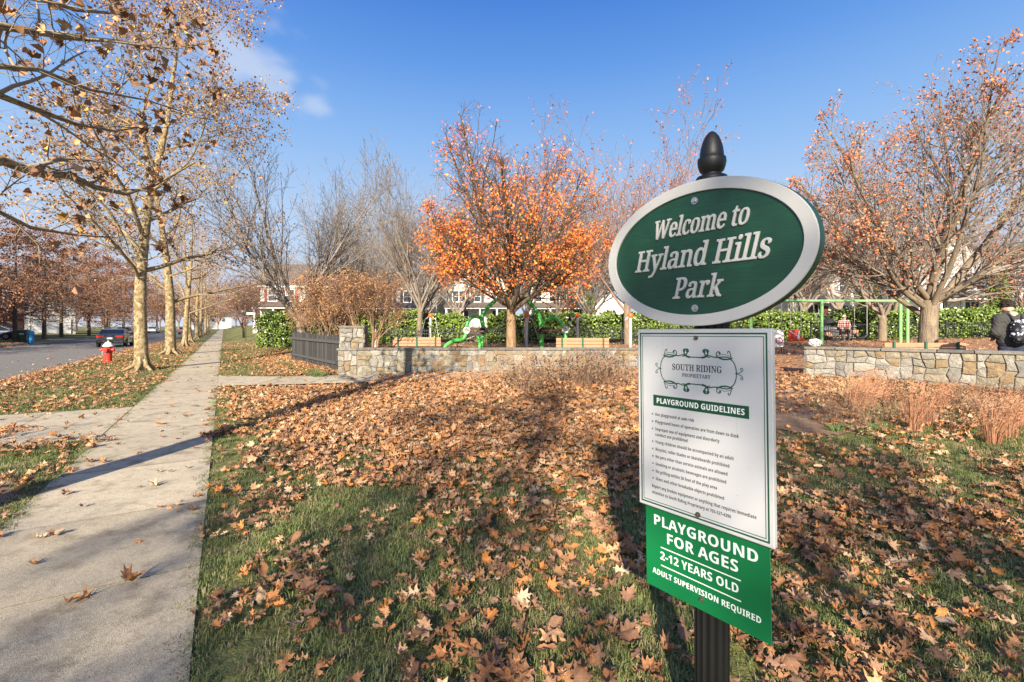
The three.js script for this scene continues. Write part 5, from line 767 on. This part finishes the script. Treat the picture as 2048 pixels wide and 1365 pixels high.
{ // seated carer beside a stroller
  const z = 24.85, X = Xat(1688, z), g0 = height(X, z), o = thing('person', 'person in red checked shirt and pale cap sitting on far bench', 'person', [X, g0, -z], -0.4);
  const legs = [-1, 1].flatMap(s => [[[s * 0.09, 0.47, -0.02], [s * 0.13, 0.5, 0.40], 0.085, 0.065], [[s * 0.13, 0.5, 0.40], [s * 0.12, 0.08, 0.46], 0.06, 0.042], [[s * 0.12, 0.05, 0.46], [s * 0.13, 0.03, 0.62], 0.042, 0.034]]);
  const arms = [-1, 1].flatMap(s => [[[s * 0.18, 0.98, 0.02], [s * 0.24, 0.72, 0.08], 0.058, 0.048], [[s * 0.24, 0.72, 0.08], [s * 0.13, 0.6, 0.30], 0.045, 0.034]]);
  part('body', merge([blend([[[0, 0.5, 0], [0, 0.95, 0.03], 0.14, 0.13], [[0, 1.0, 0.03], [0, 1.1, 0.06], 0.055, 0.055], [[0, 1.17, 0.07], [0, 1.23, 0.06], 0.082, 0.09], [[0, 1.16, 0.16], [0, 1.14, 0.165], 0.012, 0.015], ...legs, ...arms], 76, 0.75, [0, 0.66, 0.2], 0.05), blend([...hand([-0.12, 0.58, 0.32], -1, 1), ...hand([0.12, 0.58, 0.32], 1, 1)], 70, 0.22, [0, 0.54, 0.33], 0.012)]), skin, o);
  const check = canvasTex(128, 128, (c) => { c.fillStyle = '#c9a9a4'; c.fillRect(0, 0, 128, 128); for (let i = 0; i < 4; i++) { c.fillStyle = 'rgba(120,30,35,0.55)'; c.fillRect(i * 32, 0, 14, 128); c.fillRect(0, i * 32, 128, 14); } });
  const shirt = blend([[[0, 0.5, 0], [0, 0.95, 0.02], 0.17, 0.15], ...[-1, 1].flatMap(s => [[[s * 0.05, 0.99, 0.02], [s * 0.18, 0.98, 0.02], 0.075, 0.085], [[s * 0.18, 0.98, 0.02], [s * 0.25, 0.72, 0.08], 0.08, 0.068], [[s * 0.25, 0.72, 0.08], [s * 0.15, 0.61, 0.27], 0.065, 0.052]])], 64, 0.42, [0, 0.74, 0.06], 0.05);
  { const p = shirt.attributes.position, uv = shirt.attributes.uv; for (let i = 0; i < p.count; i++) uv.setXY(i, (p.getX(i) + p.getZ(i)) * 2.5, p.getY(i) * 2.5); }
  part('shirt', shirt, new THREE.MeshStandardMaterial({ map: check, roughness: 0.9 }), o);
  part('trousers', blend(legs.filter((_, i) => i % 3 < 2).map(([p, q, a, b]) => [p, q, a + 0.02, b + 0.02]), 60, 0.45, [0, 0.35, 0.25], 0.03), M(0.07, 0.07, 0.085, 0.9), o);
  part('shoes', merge([-1, 1].map(s => rbox(0.1, 0.08, 0.27, s * 0.12, 0.04, 0.53, 0.035, 3))), M(0.1, 0.1, 0.1), o);
  part('cap', merge([new THREE.SphereGeometry(0.104, 18, 10, 0, 6.283, 0, 1.5).translate(0, 1.225, 0.06), new THREE.CylinderGeometry(0.1, 0.1, 0.012, 18).scale(1, 1, 0.9).translate(0, 1.235, 0.13)]), M(0.55, 0.5, 0.5, 0.9), o);
  const s = thing('stroller', 'black hooded stroller parked beside the seated person', 'stroller', at(Xat(1660, 24.3), 24.3), 0.35);
  part('hood', new THREE.SphereGeometry(0.33, 22, 14, 0, 6.283, 0, 1.75).rotateX(-0.5).translate(0, 0.86, -0.06), M(0.012, 0.012, 0.014, 0.8), s);
  part('seat', merge([rbox(0.46, 0.42, 0.1, 0, 0.66, -0.12, 0.04, 3), rbox(0.46, 0.1, 0.42, 0, 0.5, 0.08, 0.04, 3), rbox(0.44, 0.3, 0.06, 0, 0.42, 0.3, 0.03, 3)]), M(0.10, 0.10, 0.11, 0.9), s);
  part('blanket', rbox(0.36, 0.26, 0.12, 0, 0.56, 0.2, 0.05, 3), M(0.6, 0.52, 0.5, 0.9), s);
  part('frame', merge([-1, 1].flatMap(k => [bar([k * 0.25, 0.15, 0.4], [k * 0.25, 0.75, -0.25], 0.016), bar([k * 0.25, 0.15, -0.35], [k * 0.25, 0.6, 0.1], 0.016), bar([k * 0.25, 0.75, -0.25], [k * 0.25, 1.0, -0.5], 0.016)]).concat([bar([-0.25, 1.0, -0.5], [0.25, 1.0, -0.5], 0.018)])), MAT.steel, s);
  for (const [x, zz] of [[-0.26, 0.4], [0.26, 0.4], [-0.27, -0.36], [0.27, -0.36]]) { const m = part('wheel', new THREE.TorusGeometry(0.11, 0.028, 8, 20).rotateY(Math.PI / 2), MAT.iron, s); m.position.set(x, 0.135, zz); }
}

// ---------------------------------------------------------------- vehicles and street furniture
function car(label, X, z, turn, paint, y0 = height(X, z)) {
  const o = thing('parked_car', label, 'car', [X, y0 + 0.012, -z], turn, undefined), pm = new THREE.MeshPhysicalMaterial({ color: C(...paint), roughness: 0.3, clearcoat: 1, clearcoatRoughness: 0.06 });
  const prof = (pts, w, bev) => { const s = new THREE.Shape(); pts.forEach(([x, y], i) => i ? s.lineTo(x, y) : s.moveTo(x, y)); return new THREE.ExtrudeGeometry(s, { depth: w - 2 * bev, bevelEnabled: true, bevelSize: bev * 0.5, bevelThickness: bev, bevelSegments: 4, curveSegments: 8, bevelOffset: -bev * 0.5 }).translate(0, 0, -(w - 2 * bev) / 2); };
  // x runs from tail (-) to nose (+); the car faces +x
  const shape = g => { const p = g.attributes.position; for (let i = 0; i < p.count; i++) { const x = p.getX(i), y = p.getY(i); let k = 1 - 0.10 * Math.pow(Math.abs(x) / 2.3, 4); if (y > 0.96) k *= 1 - 0.24 * (y - 0.96) / 0.45; else if (y < 0.6) k *= 1 - 0.06 * (0.6 - y); p.setZ(i, p.getZ(i) * k); } g.computeVertexNormals(); return g; };
  const arch = cx => [...Array(9)].map((_, i) => { const a = Math.PI - i / 8 * Math.PI; return [cx + Math.cos(a) * 0.37, 0.30 + Math.sin(a) * 0.37]; });
  part('body', shape(prof([[-2.30, 0.30], [-2.36, 0.55], [-2.34, 0.82], [-2.26, 0.98], [-1.75, 1.03], [-0.9, 0.98], [0.7, 0.95], [1.6, 0.86], [2.2, 0.72], [2.34, 0.52], [2.28, 0.26], [1.82, 0.24], ...arch(1.42).reverse(), [1.0, 0.24], [-1.0, 0.24], ...arch(-1.4).reverse(), [-1.82, 0.26]], 1.82, 0.12)), pm, o);
  part('greenhouse', shape(prof([[-1.72, 0.98], [-1.0, 1.33], [-0.55, 1.385], [0.1, 1.37], [1.15, 0.93]], 1.68, 0.14)), new THREE.MeshStandardMaterial({ color: C(0.010, 0.011, 0.013), roughness: 0.12 }), o);
  part('roof_panel', shape(prof([[-0.98, 1.34], [-0.55, 1.40], [0.1, 1.385], [0.22, 1.345], [-0.4, 1.355]], 1.6, 0.12)), pm, o);
  part('pillars', merge([-1, 1].flatMap(s => [bar([-1.68, 1.0, s * 0.76], [-0.97, 1.345, s * 0.64], 0.05, 0.04), bar([-0.4, 0.98, s * 0.81], [-0.38, 1.36, s * 0.65], 0.035, 0.03), bar([1.12, 0.94, s * 0.76], [0.16, 1.365, s * 0.63], 0.035, 0.03)])), pm, o);
  for (const s of [-1, 1]) { for (const x of [-1.4, 1.42]) { const w = new THREE.Group(); w.name = 'wheel'; w.position.set(x, 0.325, s * 0.80); o.add(w); part('tyre', new THREE.TorusGeometry(0.25, 0.085, 10, 28).scale(1, 1, 1.3), M(0.02, 0.02, 0.021, 0.9), w); part('rim', merge([new THREE.CylinderGeometry(0.2, 0.2, 0.14, 24).rotateX(Math.PI / 2), ...[0, 1, 2, 3, 4].map(k => box(0.05, 0.17, 0.02, 0, 0.1, s * 0.075).rotateZ(k * 1.2566))]), M(0.42, 0.42, 0.43, 0.35, { metalness: 0.8 }), w); }
    part('tail_light', rbox(0.06, 0.15, 0.44, -2.32, 0.80, s * 0.56, 0.03, 3), M(0.42, 0.012, 0.012, 0.2), o); part('headlight', rbox(0.2, 0.12, 0.36, 2.2, 0.68, s * 0.62, 0.05, 3), M(0.7, 0.7, 0.7, 0.15), o);
    part('mirror', rbox(0.12, 0.12, 0.2, 0.82, 1.0, s * 0.93, 0.04, 3), pm, o); part('door_handle', rbox(0.18, 0.03, 0.03, -0.5, 0.86, s * 0.905, 0.012), pm, o); }
  part('number_plate', rbox(0.015, 0.12, 0.32, -2.365, 0.68, 0, 0.005), M(0.6, 0.6, 0.62, 0.5), o); part('bumper', rbox(0.12, 0.2, 1.62, -2.31, 0.42, 0, 0.05, 3), M(0.02, 0.02, 0.022, 0.6), o);
  return o;
}
const streetTurn = Math.atan2(DZ, DX);   // +x of the car along the street, away from the viewer
car('black sedan with red tail lights parked on the street beyond the hydrant', Xat(231, 37.5), 37.5, streetTurn, [0.008, 0.008, 0.010]);
car('blue sedan parked on a driveway across the street', ...SW(66, -19.5), streetTurn + 1.5, [0.03, 0.05, 0.11]);
car('dark sedan parked far along the street by the far kerb', ...SW(92, -13), streetTurn + Math.PI, [0.03, 0.03, 0.035]); car('grey sedan parked far along the street by the near kerb', ...SW(110, -6.4), streetTurn, [0.12, 0.12, 0.13]); car('white sedan parked near the far end of the street', ...SW(128, -13), streetTurn, [0.6, 0.6, 0.6]);
car('white sedan seen through the gap between hedges', Xat(1628, 33), 33, 0.1, [0.68, 0.68, 0.68]);
{ // hydrant
  const z = 19.05, o = thing('fire_hydrant', 'red fire hydrant with white bonnet on the leafy verge', 'hydrant', at(Xat(216, z), z), 0.2), red = M(0.52, 0.035, 0.022, 0.4), wh = M(0.76, 0.75, 0.73, 0.5);
  part('barrel', lathe([[0.17, 0.0], [0.18, 0.015], [0.18, 0.05], [0.125, 0.06], [0.12, 0.1], [0.125, 0.4], [0.145, 0.42], [0.145, 0.46], [0.13, 0.48], [0.13, 0.62], [0.15, 0.635], [0.15, 0.665], [0.001, 0.67]], 28), red, o);
  part('bonnet', lathe([[0.185, 0.665], [0.185, 0.69], [0.15, 0.71], [0.135, 0.76], [0.10, 0.81], [0.05, 0.84], [0.03, 0.845], [0.03, 0.89], [0.001, 0.89]], 28), wh, o);
  for (const [a, r, l] of [[Math.PI, 0.065, 0.25], [0, 0.065, 0.22], [-Math.PI / 2, 0.085, 0.24]]) part('nozzle', merge([new THREE.CylinderGeometry(r * 0.8, r * 0.8, l, 16).rotateZ(Math.PI / 2).translate(l / 2, 0.53, 0), new THREE.CylinderGeometry(r, r, 0.05, 10).rotateZ(Math.PI / 2).translate(l - 0.03, 0.53, 0), new THREE.CylinderGeometry(0.02, 0.025, 0.05, 5).rotateZ(Math.PI / 2).translate(l + 0.02, 0.53, 0)].map(g => g.rotateY(a))), red, o);
  part('chain', new THREE.TubeGeometry(new THREE.CatmullRomCurve3([V(-0.2, 0.47, 0.02), V(-0.16, 0.32, 0.08), V(-0.05, 0.34, 0.14), V(0.02, 0.45, 0.15)]), 20, 0.008, 5), MAT.steel, o);
  for (let k = 0; k < 8; k++) { const b = part('bolt', new THREE.CylinderGeometry(0.014, 0.014, 0.02, 6), red, o); b.position.set(Math.cos(k * 0.785) * 0.16, 0.06, Math.sin(k * 0.785) * 0.16); }
}
function wheelBin(label, X, z, turn, col) {
  const o = thing('wheeled_bin', label, 'bin', [X, height(X, z) + 0.01, -z], turn), m = M(...col, 0.55), b = new THREE.CylinderGeometry(0.43, 0.33, 0.95, 4, 1).rotateY(Math.PI / 4).translate(0, 0.53, 0);
  part('tub', merge([b.toNonIndexed(), box(0.66, 0.06, 0.66, 0, 0.98, 0)]), m, o); part('lid', merge([rbox(0.68, 0.08, 0.72, 0, 1.05, 0.02, 0.035, 3), rbox(0.5, 0.05, 0.12, 0, 1.03, -0.36, 0.02)]), m, o);
  for (const s of [-1, 1]) { const w = part('wheel', new THREE.CylinderGeometry(0.12, 0.12, 0.06, 18).rotateZ(Math.PI / 2), MAT.iron, o); w.position.set(s * 0.27, 0.12, -0.28); }
  part('sticker', box(0.3, 0.12, 0.006, 0, 0.78, 0.285).rotateX(0), M(0.7, 0.7, 0.68), o);
}
wheelBin('dark green wheeled bin at the far kerb', Xat(43, 41), 41, 0.7, [0.035, 0.06, 0.045]);
wheelBin('pale green wheeled bin half hidden by the black car', ...SW(59.5, -15.4), 0.7, [0.30, 0.38, 0.28]);
{ const [X, z] = SW(54.2, -14.25 - 0.6), o = thing('blue_bollard', 'bright blue round post with cap beside the green bin', 'post', at(Xat(61, 40.6), 40.6)); part('shaft', lathe([[0.2, 0], [0.2, 0.75], [0.17, 0.8], [0.001, 0.8]], 20), M(0.02, 0.22, 0.50, 0.4), o); part('cap', lathe([[0.17, 0.8], [0.23, 0.82], [0.23, 1.1], [0.18, 1.18], [0.001, 1.2]], 20), M(0.03, 0.28, 0.58, 0.4), o); }
{ const z = 42, X = Xat(491, z), o = thing('street_name_post', 'dark green post carrying a white street name blade', 'sign', at(X, z)); part('post', bar([0, -0.2, 0], [0, 2.75, 0], 0.045, 0.04, 10), M(0.02, 0.06, 0.04, 0.5), o); part('blade', rbox(0.85, 0.17, 0.02, 0.42, 2.45, 0, 0.005), M(0.70, 0.72, 0.70, 0.5), o); part('blade', rbox(0.02, 0.17, 0.7, 0, 2.64, 0.2, 0.005), M(0.70, 0.72, 0.70, 0.5), o); part('finial', lathe([[0.03, 2.75], [0.05, 2.78], [0.03, 2.84], [0.001, 2.88]], 12), M(0.02, 0.06, 0.04, 0.5), o); }

// ---------------------------------------------------------------- dry grasses, weeds and small shrubs in front of the walls
function clump(seed, n, h, spread, w, lean, heads) {
  const r = rngOf(seed), A = new Acc();
  for (let i = 0; i < n; i++) { const a = r() * 6.283, q = Math.sqrt(r()) * 0.12, L = h * (0.5 + 0.6 * r()), o = spread * (0.2 + r()) , x = Math.cos(a) * q, z = Math.sin(a) * q, dx = Math.cos(a) * o + lean * L, dz = Math.sin(a) * o; const P = [0, 0.35, 0.7, 1].map(t => [x + dx * t * t, -0.03 + L * t * (1 - 0.18 * t * o), z + dz * t * t]); const ww = w * (0.7 + r() * 0.6), b = r() * 6.28, ux = Math.cos(b), uz = Math.sin(b);
    for (let k = 0; k < 3; k++) { const w0 = ww * (1 - k / 3.4), w1 = ww * (1 - (k + 1) / 3.2), p = P[k], s = P[k + 1], n = [-uz * 0.8, 0.4, ux * 0.8]; A.tri([p[0] - ux * w0, p[1], p[2] - uz * w0], [p[0] + ux * w0, p[1], p[2] + uz * w0], [s[0] + ux * w1, s[1], s[2] + uz * w1], n); A.tri([p[0] - ux * w0, p[1], p[2] - uz * w0], [s[0] + ux * w1, s[1], s[2] + uz * w1], [s[0] - ux * w1, s[1], s[2] - uz * w1], n); }
    if (heads && r() < heads) { const e = P[3]; for (let k = 0; k < 5; k++) { const c = [e[0] + (r() - 0.5) * 0.06, e[1] - r() * 0.16, e[2] + (r() - 0.5) * 0.06], t = 0.012 + r() * 0.012; A.tri([c[0] - t, c[1], c[2]], [c[0] + t, c[1] + t, c[2]], [c[0], c[1] + t * 1.6, c[2] + t], [0, 0.4, 0.9]); } } }
  return A.geo();
}
const gRed = new THREE.MeshStandardMaterial({ color: C(0.36, 0.17, 0.095), roughness: 0.9, side: THREE.DoubleSide }), gTan = new THREE.MeshStandardMaterial({ color: C(0.34, 0.23, 0.14), roughness: 0.9, side: THREE.DoubleSide }), gWeed = new THREE.MeshStandardMaterial({ color: C(0.20, 0.125, 0.085), roughness: 0.95, side: THREE.DoubleSide }), gGreen = new THREE.MeshStandardMaterial({ color: C(0.09, 0.14, 0.04), roughness: 0.7, side: THREE.DoubleSide });
const gA = [clump(1, 130, 1.0, 0.26, 0.004, 0.28, 0.5), clump(2, 120, 0.9, 0.34, 0.004, 0.12, 0.5), clump(3, 100, 1.05, 0.4, 0.004, 0.2, 0.5)], gW = [clump(5, 70, 0.75, 0.6, 0.0024, 0.05, 1), clump(6, 60, 0.6, 0.7, 0.0024, -0.05, 1), clump(7, 50, 0.7, 0.8, 0.0026, 0.1, 1)], gG = [clump(8, 90, 0.22, 0.16, 0.012, 0, 0)];
{ const r = rngOf(19);
  const put = (u, v, kind, k, label, group) => { const z0 = (EYE - 0.2) * FOCAL / (v - HORIZON), X = Xat(u, z0), o = new THREE.Group(); o.name = numbered(kind === 0 ? 'ornamental_grass' : kind === 1 ? 'dry_weed' : 'green_tuft'); o.position.set(...at(X, z0)); o.rotation.y = kind === 0 ? (r() - 0.5) * 0.6 : r() * 6.28; o.scale.setScalar(k); scene.add(o); tag(o, label, 'plant', group);
    const gs = [gA, gW, gG][kind]; part('blades', gs[Math.floor(r() * gs.length)], kind === 0 ? gRed : kind === 1 ? (r() < 0.5 ? gWeed : gTan) : gGreen, o).userData.kind = 'stuff'; };
  const LA = 'russet ornamental grass clump below the wall with the painted rock', GA = 'russet ornamental grass clumps', LW = 'dry brown weed stalks in the planting bed', GW = 'dry weeds below the walls';
  for (const [u, v, k] of [[1712, 820, 0.72], [1738, 812, 0.62], [1770, 806, 0.5], [1828, 846, 0.72], [1852, 838, 0.66], [1985, 866, 0.7], [2018, 858, 0.62], [1885, 815, 0.45], [2044, 838, 0.55]]) put(u, v, 0, k, LA, GA);
  for (let i = 0; i < 26; i++) put(1030 + r() * 240, 752 + r() * 30, 1, 0.6 + r() * 0.6, 'dry weed stalks in front of the long wall by the orange maple', 'dry weeds by the long wall');
  for (let i = 0; i < 60; i++) put(1640 + r() * 420, 780 + r() * 60, 1, 0.3 + r() * 0.3, LW, GW);
  for (let i = 0; i < 26; i++) put(1620 + r() * 430, 790 + r() * 60, 2, 0.35 + r() * 0.35, 'low green tuft among leaves below the wall with the painted rock', 'green tufts');
  for (let i = 0; i < 16; i++) { const t = r(); const X = mix(-5.2, -8.6, t), z = mix(13.7, 18, t) - 0.4 - r() * 0.6, o = new THREE.Group(); o.name = numbered('green_tuft'); o.position.set(...at(X, z)); o.scale.setScalar(0.6 + 0.6 * r()); scene.add(o); tag(o, 'low green plant at the foot of the board fence', 'plant', 'plants along the board fence'); part('blades', gG[0], gGreen, o).userData.kind = 'stuff'; }
}

// ---------------------------------------------------------------- fallen leaves and grass
function cover(X, z) { // share of the ground hidden by leaves
  const [s, w] = WS(X, z), n = fbm(X * 0.55 + 3, z * 0.55, 3), n2 = fbm(X * 1.7, z * 1.7 + 9, 3);
  let c;
  if (w < -5.2) return w > -5.9 ? 0.12 : w > -14 ? 0.004 : w > -16 ? 0.35 : 0.2;
  if (w < -5.0) return 0.35;
  if (w < -1.4) { if (s > 8.2 && s < 11) return s < 9.5 && w < -2.5 ? 0.45 : 0.015; c = 0.16 + 0.32 * n + 0.6 * sstep(-4.1, -4.9, w); return clamp(c); }
  if (w < -0.1) return 0.012 + 0.03 * sstep(-0.3, -0.12, w);
  const pathZ = Math.abs(z - 12.4);
  if (X < 5.5 && X > -9 && pathZ < (X < -3.5 ? 1.15 : 0.75)) return X > -3.5 ? 0.42 : 0.02;
  if (z > zWall(X) + 0.3 && X > -4.8) return 0.10 + 0.12 * n;
  if (z > 13) { c = 0.9 * sstep(0.7, 2.2, w) * sstep(26, 20, z) + 0.10; return clamp(c + 0.2 * n); }
  if (X > 1.9 && z < 8) { c = 0.55 - 0.42 * Math.exp(-Math.pow((z - 5.4) / 1.3, 2)) + (z < 3.6 ? 0.02 : 0); }
  else c = 0.44 + 0.66 * sstep(3.2, 6.4, z);
  c *= mix(0.3, 1, sstep(0.1, mix(0.9, 1.9, sstep(9, 3, z)), w - (z < 6 ? 0.25 : 0)));
  const d = Math.abs(X - mix(4.1, 6.2, (z - 6.1) / 7.4)); if (z > 6 && d < 0.9) c *= 0.3;
  return clamp(c + 0.55 * n * (1 - 0.6 * sstep(6, 9, z)) + 0.5 * n2 * (z < 8 ? 1 : 0.4));
}
{
  const r = rngOf(505), buckets = groundLeaf.map(() => []), all = [];
  const inView = (X, z, m = 60) => { const u = 1024 + X / z * FOCAL, v = HORIZON + EYE / z * FOCAL; return u > -m && u < 2048 + m && v < 1365 + m; };
  for (let z = 1.75; z < 40; z += 0.5) for (let X = -1.15 * z - 1; X < 1.15 * z + 1; X += 0.5) {
    const [, w] = WS(X, z); if (w < -18) continue;
    const c = cover(X + 0.25, z + 0.25), rho = (z < 4 ? 400 : z < 7 ? 430 : z < 14 ? 360 : 190) * c, k = rho * 0.25, cnt = Math.floor(k) + (r() < k % 1 ? 1 : 0);
    for (let i = 0; i < cnt; i++) { const x = X + r() * 0.5, q = z + r() * 0.5; if (!inView(x, q)) continue; all.push([x, q, c]); }
  }
  all.sort((a, b) => a[1] - b[1]);
  const mats = [...Array(14)].map(() => new THREE.MeshStandardMaterial({ color: palGround(r).multiplyScalar(1.5), map: MAT.groundLeaf.map, roughness: 0.8, side: THREE.DoubleSide }));
  let singles = 0;
  for (const [x, z, c] of all) {
    const hard = WS(x, z)[1] < -0.1 && WS(x, z)[1] > -1.4, kind = r() < 0.05 ? 6 : r() < 0.45 ? [0, 1, 4][Math.floor(r() * 3)] : Math.floor(r() * 6), size = (0.058 + 0.062 * r()) * (r() < 0.12 ? 1.2 : 1) * (r() < 0.25 ? 0.7 : 1), tilt = hard ? 0.15 : 0.75;
    const y = height(x, z) + (hard ? 0.022 : 0.028 + r() * (0.015 + 0.04 * c)) + 0.06 * size, e = [(r() - 0.5) * tilt * 1.6, r() * 6.28, (r() - 0.5) * tilt * 1.6];
    if (singles < 290) { const m = part('fallen_leaf', groundLeaf[kind], mats[Math.floor(r() * 14)], lawn); m.position.set(x, y, -z); m.rotation.set(...e); m.scale.set(size * (0.7 + 0.5 * r()), size * (0.5 + r()), size); singles++; }
    else buckets[kind].push([V(x, y, -z), [size * (0.65 + 0.5 * r()), size * (0.4 + 1.2 * r()), size], e, palGround(r)]);
  }
  buckets.forEach((b, k) => { const m = cloud('leaf_litter', groundLeaf[k], MAT.groundLeaf, b, lawn); });
  console.log('ground leaves', all.length);
}
{ // grass: tufts of bent blades
  const tuft = (seed, n, h) => { const r = rngOf(seed), A = new Acc(); for (let i = 0; i < n; i++) { const a = r() * 6.28, q = Math.sqrt(r()) * 0.07, x = Math.cos(a) * q, z = Math.sin(a) * q, b = r() * 6.28, L = h * (0.45 + r() * 0.75), o = L * (0.3 + 0.9 * r()), ww = 0.0011 + r() * 0.0010, ux = Math.cos(b + 1.57), uz = Math.sin(b + 1.57), dx = Math.cos(b) * o, dz = Math.sin(b) * o, m = [x + dx * 0.35, L * 0.62, z + dz * 0.35], e = [x + dx, L * (0.9 - 0.25 * r()), z + dz], N = [-Math.cos(b) * 0.5, 0.75, -Math.sin(b) * 0.5];
      A.tri([x - ux * ww, -0.01, z - uz * ww], [x + ux * ww, -0.01, z + uz * ww], [m[0] + ux * ww * 0.8, m[1], m[2] + uz * ww * 0.8], N); A.tri([x - ux * ww, -0.01, z - uz * ww], [m[0] + ux * ww * 0.8, m[1], m[2] + uz * ww * 0.8], [m[0] - ux * ww * 0.8, m[1], m[2] - uz * ww * 0.8], N); A.tri([m[0] - ux * ww * 0.8, m[1], m[2] - uz * ww * 0.8], [m[0] + ux * ww * 0.8, m[1], m[2] + uz * ww * 0.8], e, N); } return A.geo(); };
  const geos = [tuft(1, 46, 0.038), tuft(2, 46, 0.031), tuft(3, 46, 0.046)], lists = [[], [], []], r = rngOf(606), palG = pal([[0.12, 0.165, 0.045], [0.16, 0.20, 0.055], [0.10, 0.135, 0.04], [0.20, 0.23, 0.075], [0.32, 0.27, 0.13], [0.14, 0.175, 0.055], [0.26, 0.20, 0.10]]);
  const gm = new THREE.MeshStandardMaterial({ color: C(1, 1, 1), roughness: 0.6, side: THREE.DoubleSide });
  for (let z = 1.7; z < 30; z += 0.4) for (let X = -1.15 * z - 1; X < 1.15 * z + 1; X += 0.4) {
    const u = 1024 + X / z * FOCAL; if (u < -150 || u > 2200) continue;
    const k = (z < 4.5 ? 260 : z < 8 ? 170 : z < 14 ? 75 : 32) * 0.16, cnt = Math.floor(k) + (r() < k % 1 ? 1 : 0);
    for (let i = 0; i < cnt; i++) { const x = X + r() * 0.4, q = z + r() * 0.4, [s, w] = WS(x, q);
      if (w < -4.98 || (w < -0.15 && w > -1.385) || (w < -1.4 && s > 8.1 && s < 11.1)) continue; if (q > zWall(x) - 0.2 && x > -5) continue; if (x < 6 && x > -9 && Math.abs(q - 12.4) < 1.1) continue;
      const dd = Math.abs(x - mix(4.1, 6.2, (q - 6.1) / 7.4)); if (q > 6 && dd < 0.8) continue; if (Math.hypot((s - 5.6) / 1.3, (w + 2.5) / 0.95) < 1.0) continue;
      if (fbm(x * 0.8, q * 0.8, 3) + 0.25 * fbm(x * 4, q * 4, 2) < -0.42) continue;
      lists[Math.floor(r() * 3)].push([V(x, height(x, q), -q), (0.8 + r() * 0.6) * (q > 8 ? 1.3 : 1) * (w < 0.2 && w > -0.13 ? 0.8 : 1), [0, r() * 6.28, 0], palG(r)]); }
  }
  for (let s = -1; s < 40; s += 0.035) for (const w of [-0.125, -1.4]) { const [x, q] = SW(s, w + (r() - 0.5) * 0.09 + (w > -1 ? 0.02 : -0.02)); if (q < 1.7 || (w < -1 && ((s > 8 && s < 11.1) || q > 40)) || (w > -1 && s > 13.2 && s < 16.2)) continue; if (fbm(s * 1.3, w * 9, 3) < -0.15) continue; lists[1].push([V(x, height(x, q), -q), 0.7 + r() * 0.7, [0, r() * 6.28, 0], palG(r)]); }
  lists.forEach((l, k) => cloud('grass', geos[k], gm, l, lawn)); console.log('tufts', lists.map(l => l.length).join());
}
renderer.render(scene, camera);
